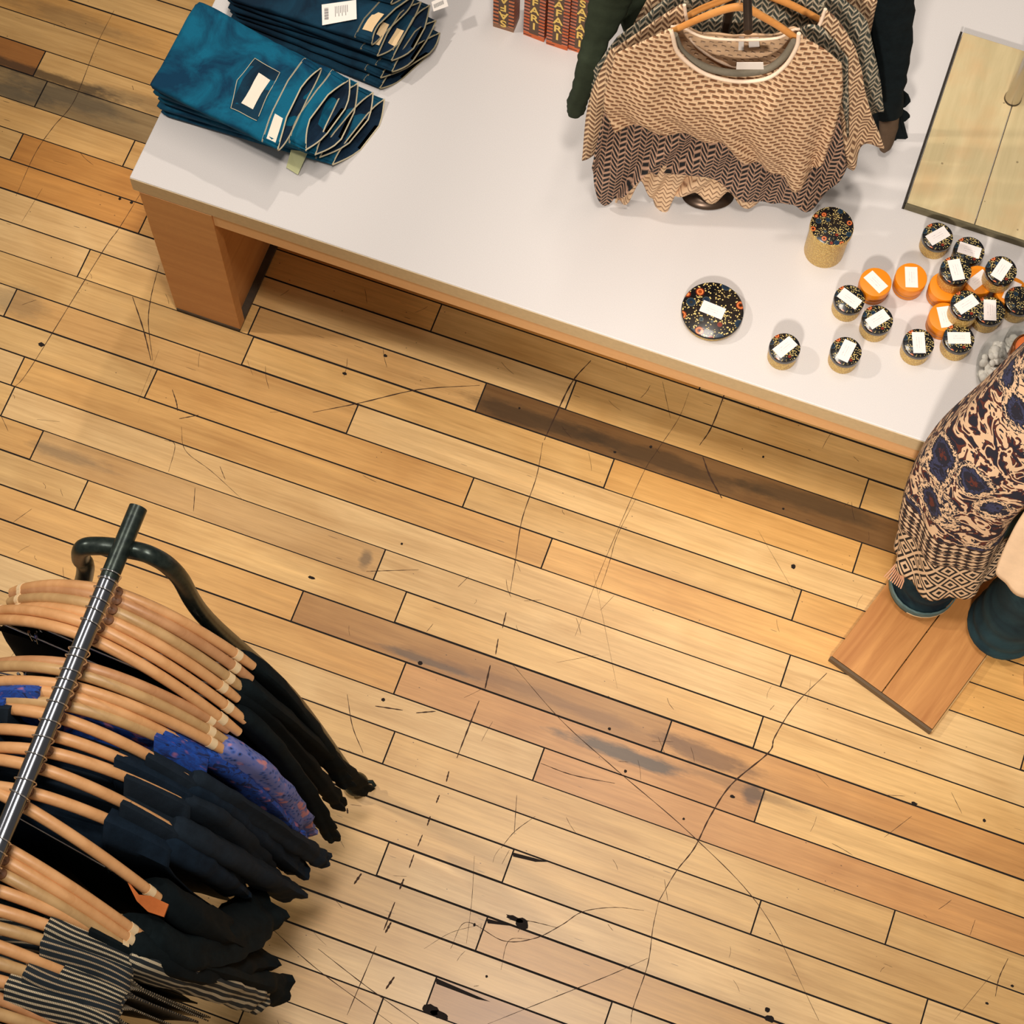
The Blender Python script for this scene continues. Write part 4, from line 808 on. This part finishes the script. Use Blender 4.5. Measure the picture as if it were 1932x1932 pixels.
MB().box((0,-.002,0),(wd,.005,bz-.001)).build('front_edge',plain('edge_grey',srgb(104,84,60),.7),db,smooth=False,bev=.001); MB().box((wd-.001,0,0),(wd+.002,.62,bz-.001)).build('side_edge',plain('edge_pale',srgb(190,150,96),.7),db,smooth=False)
mn=empty('mannequin',(.555,1.735,bz),label='mannequin in flared dark jeans and long patterned shawl at the right edge',cat='mannequin'); ML=Vector(mn.location)
DJ=denim('denim_blue_black',srgb(8,30,42),srgb(40,70,78),6); CUF=denim('denim_cuff',srgb(84,108,108),srgb(120,142,138)); DRK=plain('hem_inside',srgb(10,22,28),.9)
def leg(hx,hy,kx,ky,r0,r1,cuff=False,ln=.55):
    P=[Vector((hx,hy,.07)),Vector((hx,hy,.14)),Vector((hx*.8+kx*.2,hy*.8+ky*.2,.26)),Vector((kx,ky,.50)),Vector((kx*.7+.53*.3,ky*.7+1.82*.3,.80)),Vector((.53+(kx-.555)*.35,1.80,.95))]
    Q=catmull([p-ML for p in P],6); n=len(Q); rs_=[r0+(r1-r0)*min(1,(k/(n-1))*2.2)+.003*math.sin(k*1.3+hx*9) for k in range(n)]
    b=MB(); b.tube(Q,rs_,28,cap=False); b.tube(Q[:6][::-1],[x-.004 for x in rs_[:6]][::-1],28,mi=1)
    lg=b.build('trouser_leg',[DJ,DRK],mn)
    if cuff:
        MB().tube(Q[:4],[r0+.004]*4,28,cap=False).build('cuff',CUF,lg,solid=.003)
        MB().tube([Q[0]+Vector((0,0,0)),Q[0]+Vector((0,0,.006))],r0+.0045,28,cap=False).build('cuff_hem',PALE,lg,solid=.002)
leg(.474,1.768,.50,1.76,.076,.068,True); leg(.680,1.738,.685,1.74,.086,.078,False)
MB().lathe([(.0001,-.012),(.020,-.01),(.022,.02),(.024,.10),(.02,.2)],16,T=Matrix.Translation(Vector((.474,1.768,.05))-ML)).build('ankle',plain('mannequin_skin',srgb(214,170,140),.5),mn)
MB().lathe([(.0001,-.012),(.020,-.01),(.022,.02),(.024,.10),(.02,.2)],16,T=Matrix.Translation(Vector((.68,1.738,.05))-ML)).build('ankle',bpy.data.materials['mannequin_skin'],mn)
MB().lathe([(.10,.82),(.15,.90),(.155,1.0),(.12,1.12),(.14,1.3),(.17,1.42),(.13,1.5),(.055,1.54),(.05,1.6),(.075,1.66),(.085,1.74),(.07,1.83),(.02,1.87)],28,T=Matrix.Translation((-.03,.085,0))@Matrix.Diagonal((.62,.5,1,1))).build('torso',plain('mannequin_shell',srgb(220,200,180),.5),mn)
# shawl
shm=NT('paisley_shawl',.85); uv=shm.coord('UV'); su=shm.sep(uv)
v1=shm.voro(uv,9.5,'Distance'); nn=shm.noise(uv,70,3,.6,1.5); nn2=shm.noise(uv,20,2,.5,1.6)
cr=srgb(226,190,152); nv_=srgb(26,26,42); br=srgb(92,40,30)
pa=shm.ramp(shm.math('ADD',v1,shm.math('MULTIPLY',shm.math('SUBTRACT',nn,.5),.35)),[(0,br),(.13,nv_),(.25,srgb(52,56,88)),(.30,nv_),(.36,cr),(.42,nv_),(.47,cr),(1,cr)],'CONSTANT')
lf=shm.ramp(nn2,[(.0,nv_),(.40,nv_),(.42,br),(.455,nv_),(.47,cr),(.56,cr),(.575,nv_),(.60,br),(.64,nv_)],'CONSTANT')
pais=shm.mix(shm.math('GREATER_THAN',v1,.46),pa,lf)
du=shm.math('MULTIPLY',su[0],19); dv=shm.math('MULTIPLY',su[1],11)
tri=lambda x: shm.math('MULTIPLY',shm.math('ABSOLUTE',shm.math('SUBTRACT',shm.math('FRACT',x),.5)),2)
dm=shm.math('ADD',tri(du),tri(dv)); dmd=shm.math('FRACT',shm.math('MULTIPLY',dm,1.75)); geo=shm.mix(shm.math('GREATER_THAN',dmd,.46),srgb(18,16,20),srgb(228,196,160))
wv_=shm.math('ADD',tri(shm.math('MULTIPLY',su[0],46)),shm.math('MULTIPLY',tri(shm.math('MULTIPLY',su[1],60)),1)); scr=shm.mix(shm.math('GREATER_THAN',shm.math('ADD',wv_,shm.math('MULTIPLY',nn,.7)),1.35),srgb(30,24,28),srgb(226,194,158))
ln_=shm.math('LESS_THAN',tri(shm.math('MULTIPLY',su[1],44)),.35); scr=shm.mix(shm.math('MULTIPLY',ln_,.8),scr,srgb(60,30,24))
b1=shm.math('LESS_THAN',su[1],.21); b2=shm.math('LESS_THAN',su[1],.33)
SHW=shm.col(shm.mix(b1,shm.mix(b2,pais,scr),geo)).mat
def drape(name,levels,mat,depth=.09,seed=0,parent=mn,fold=.008,nfold=7,uvo=0):
    ph=random.Random(seed).uniform(0,6); LV=[]
    for z,l,r in levels:
        a=G(*l,z);b=G(*r,z); LV.append(((a+b)/2,(b-a)/2,z))
    cs=catmull([x[0] for x in LV],8); ws=catmull([x[1] for x in LV],8); rows_=[];uv_=[];n=64; acc=0
    for k,(c_,w_2) in enumerate(zip(cs,ws)):
        if k: acc+=(c_-cs[k-1]).length
        t=k/(len(cs)-1); row=[];ru=[]; d=w_2.normalized(); pd=Vector((-d.y,d.x,0))
        for j in range(n+1):
            q=2*math.pi*j/n; f=fold*(1-t*.6)*math.sin(nfold*q+ph+2*t)+.5*fold*math.sin(3*q-3*t)
            p=c_+d*(w_2.length+f)*math.cos(q)+pd*(depth*(.5+.5*min(1,t*1.6))+f)*math.sin(q); p.z+=.018*math.sin(2*q+ph)*(1-t)+ (.03*math.cos(q-1.2))*(1-t)
            row.append(p-ML); ru.append((q*(w_2.length+depth)/2,acc+uvo))
        rows_.append(row);uv_.append(ru)
    return MB().grid(rows_,uvs=uv_).build(name,mat,parent,solid=.003)
drape('patterned_shawl',[(.325,(1688,1046),(1868,1092)),(.42,(1698,1000),(1884,1060)),(.58,(1705,935),(1912,1005)),(.78,(1748,838),(1960,930)),(.98,(1835,752),(2060,850)),(1.2,(1935,655),(2180,760)),(1.42,(2060,560),(2300,660))],SHW,.12,1)
drape('cream_scarf',[(.70,(1878,1072),(2020,1130)),(.80,(1900,1022),(2080,1080)),(.92,(1934,965),(2120,1020)),(1.08,(2005,880),(2200,940)),(1.3,(2120,720),(2300,780))],CREAM,.03,4,fold=.003)
fr_=MB()
for k in range(9):
    a=G(1692+k*1.5,1062+k*2,.30)-ML; fr_.tube([a,a+Vector((-.006+.002*k,-.01,-.03)),a+Vector((-.012+.003*k,-.016,-.065))],.0018,5)
fr_.build('tassel',plain('pink_thread',srgb(230,176,140),.8),mn)
wq=G(1966,1252,.03); ws_=empty('white_shoe',(wq.x,wq.y,0),label='toe of a white shoe at the right picture edge',cat='shoe')
MB().lathe([(.0001,0),(.9,0),(1,.25),(.95,.6),(.6,.95),(.0001,1.05)],24,T=Matrix.Diagonal((.03,.075,.045,1))@Matrix.Translation((0,0,0))).build('upper',plain('white_leather',srgb(238,226,212),.5),ws_)
MB().lathe([(.0001,0),(1,0),(1,.9),(.0001,1)],24,T=Matrix.Diagonal((.032,.078,.008,1))).build('sole',plain('sole_tan',srgb(190,150,110),.6),ws_)
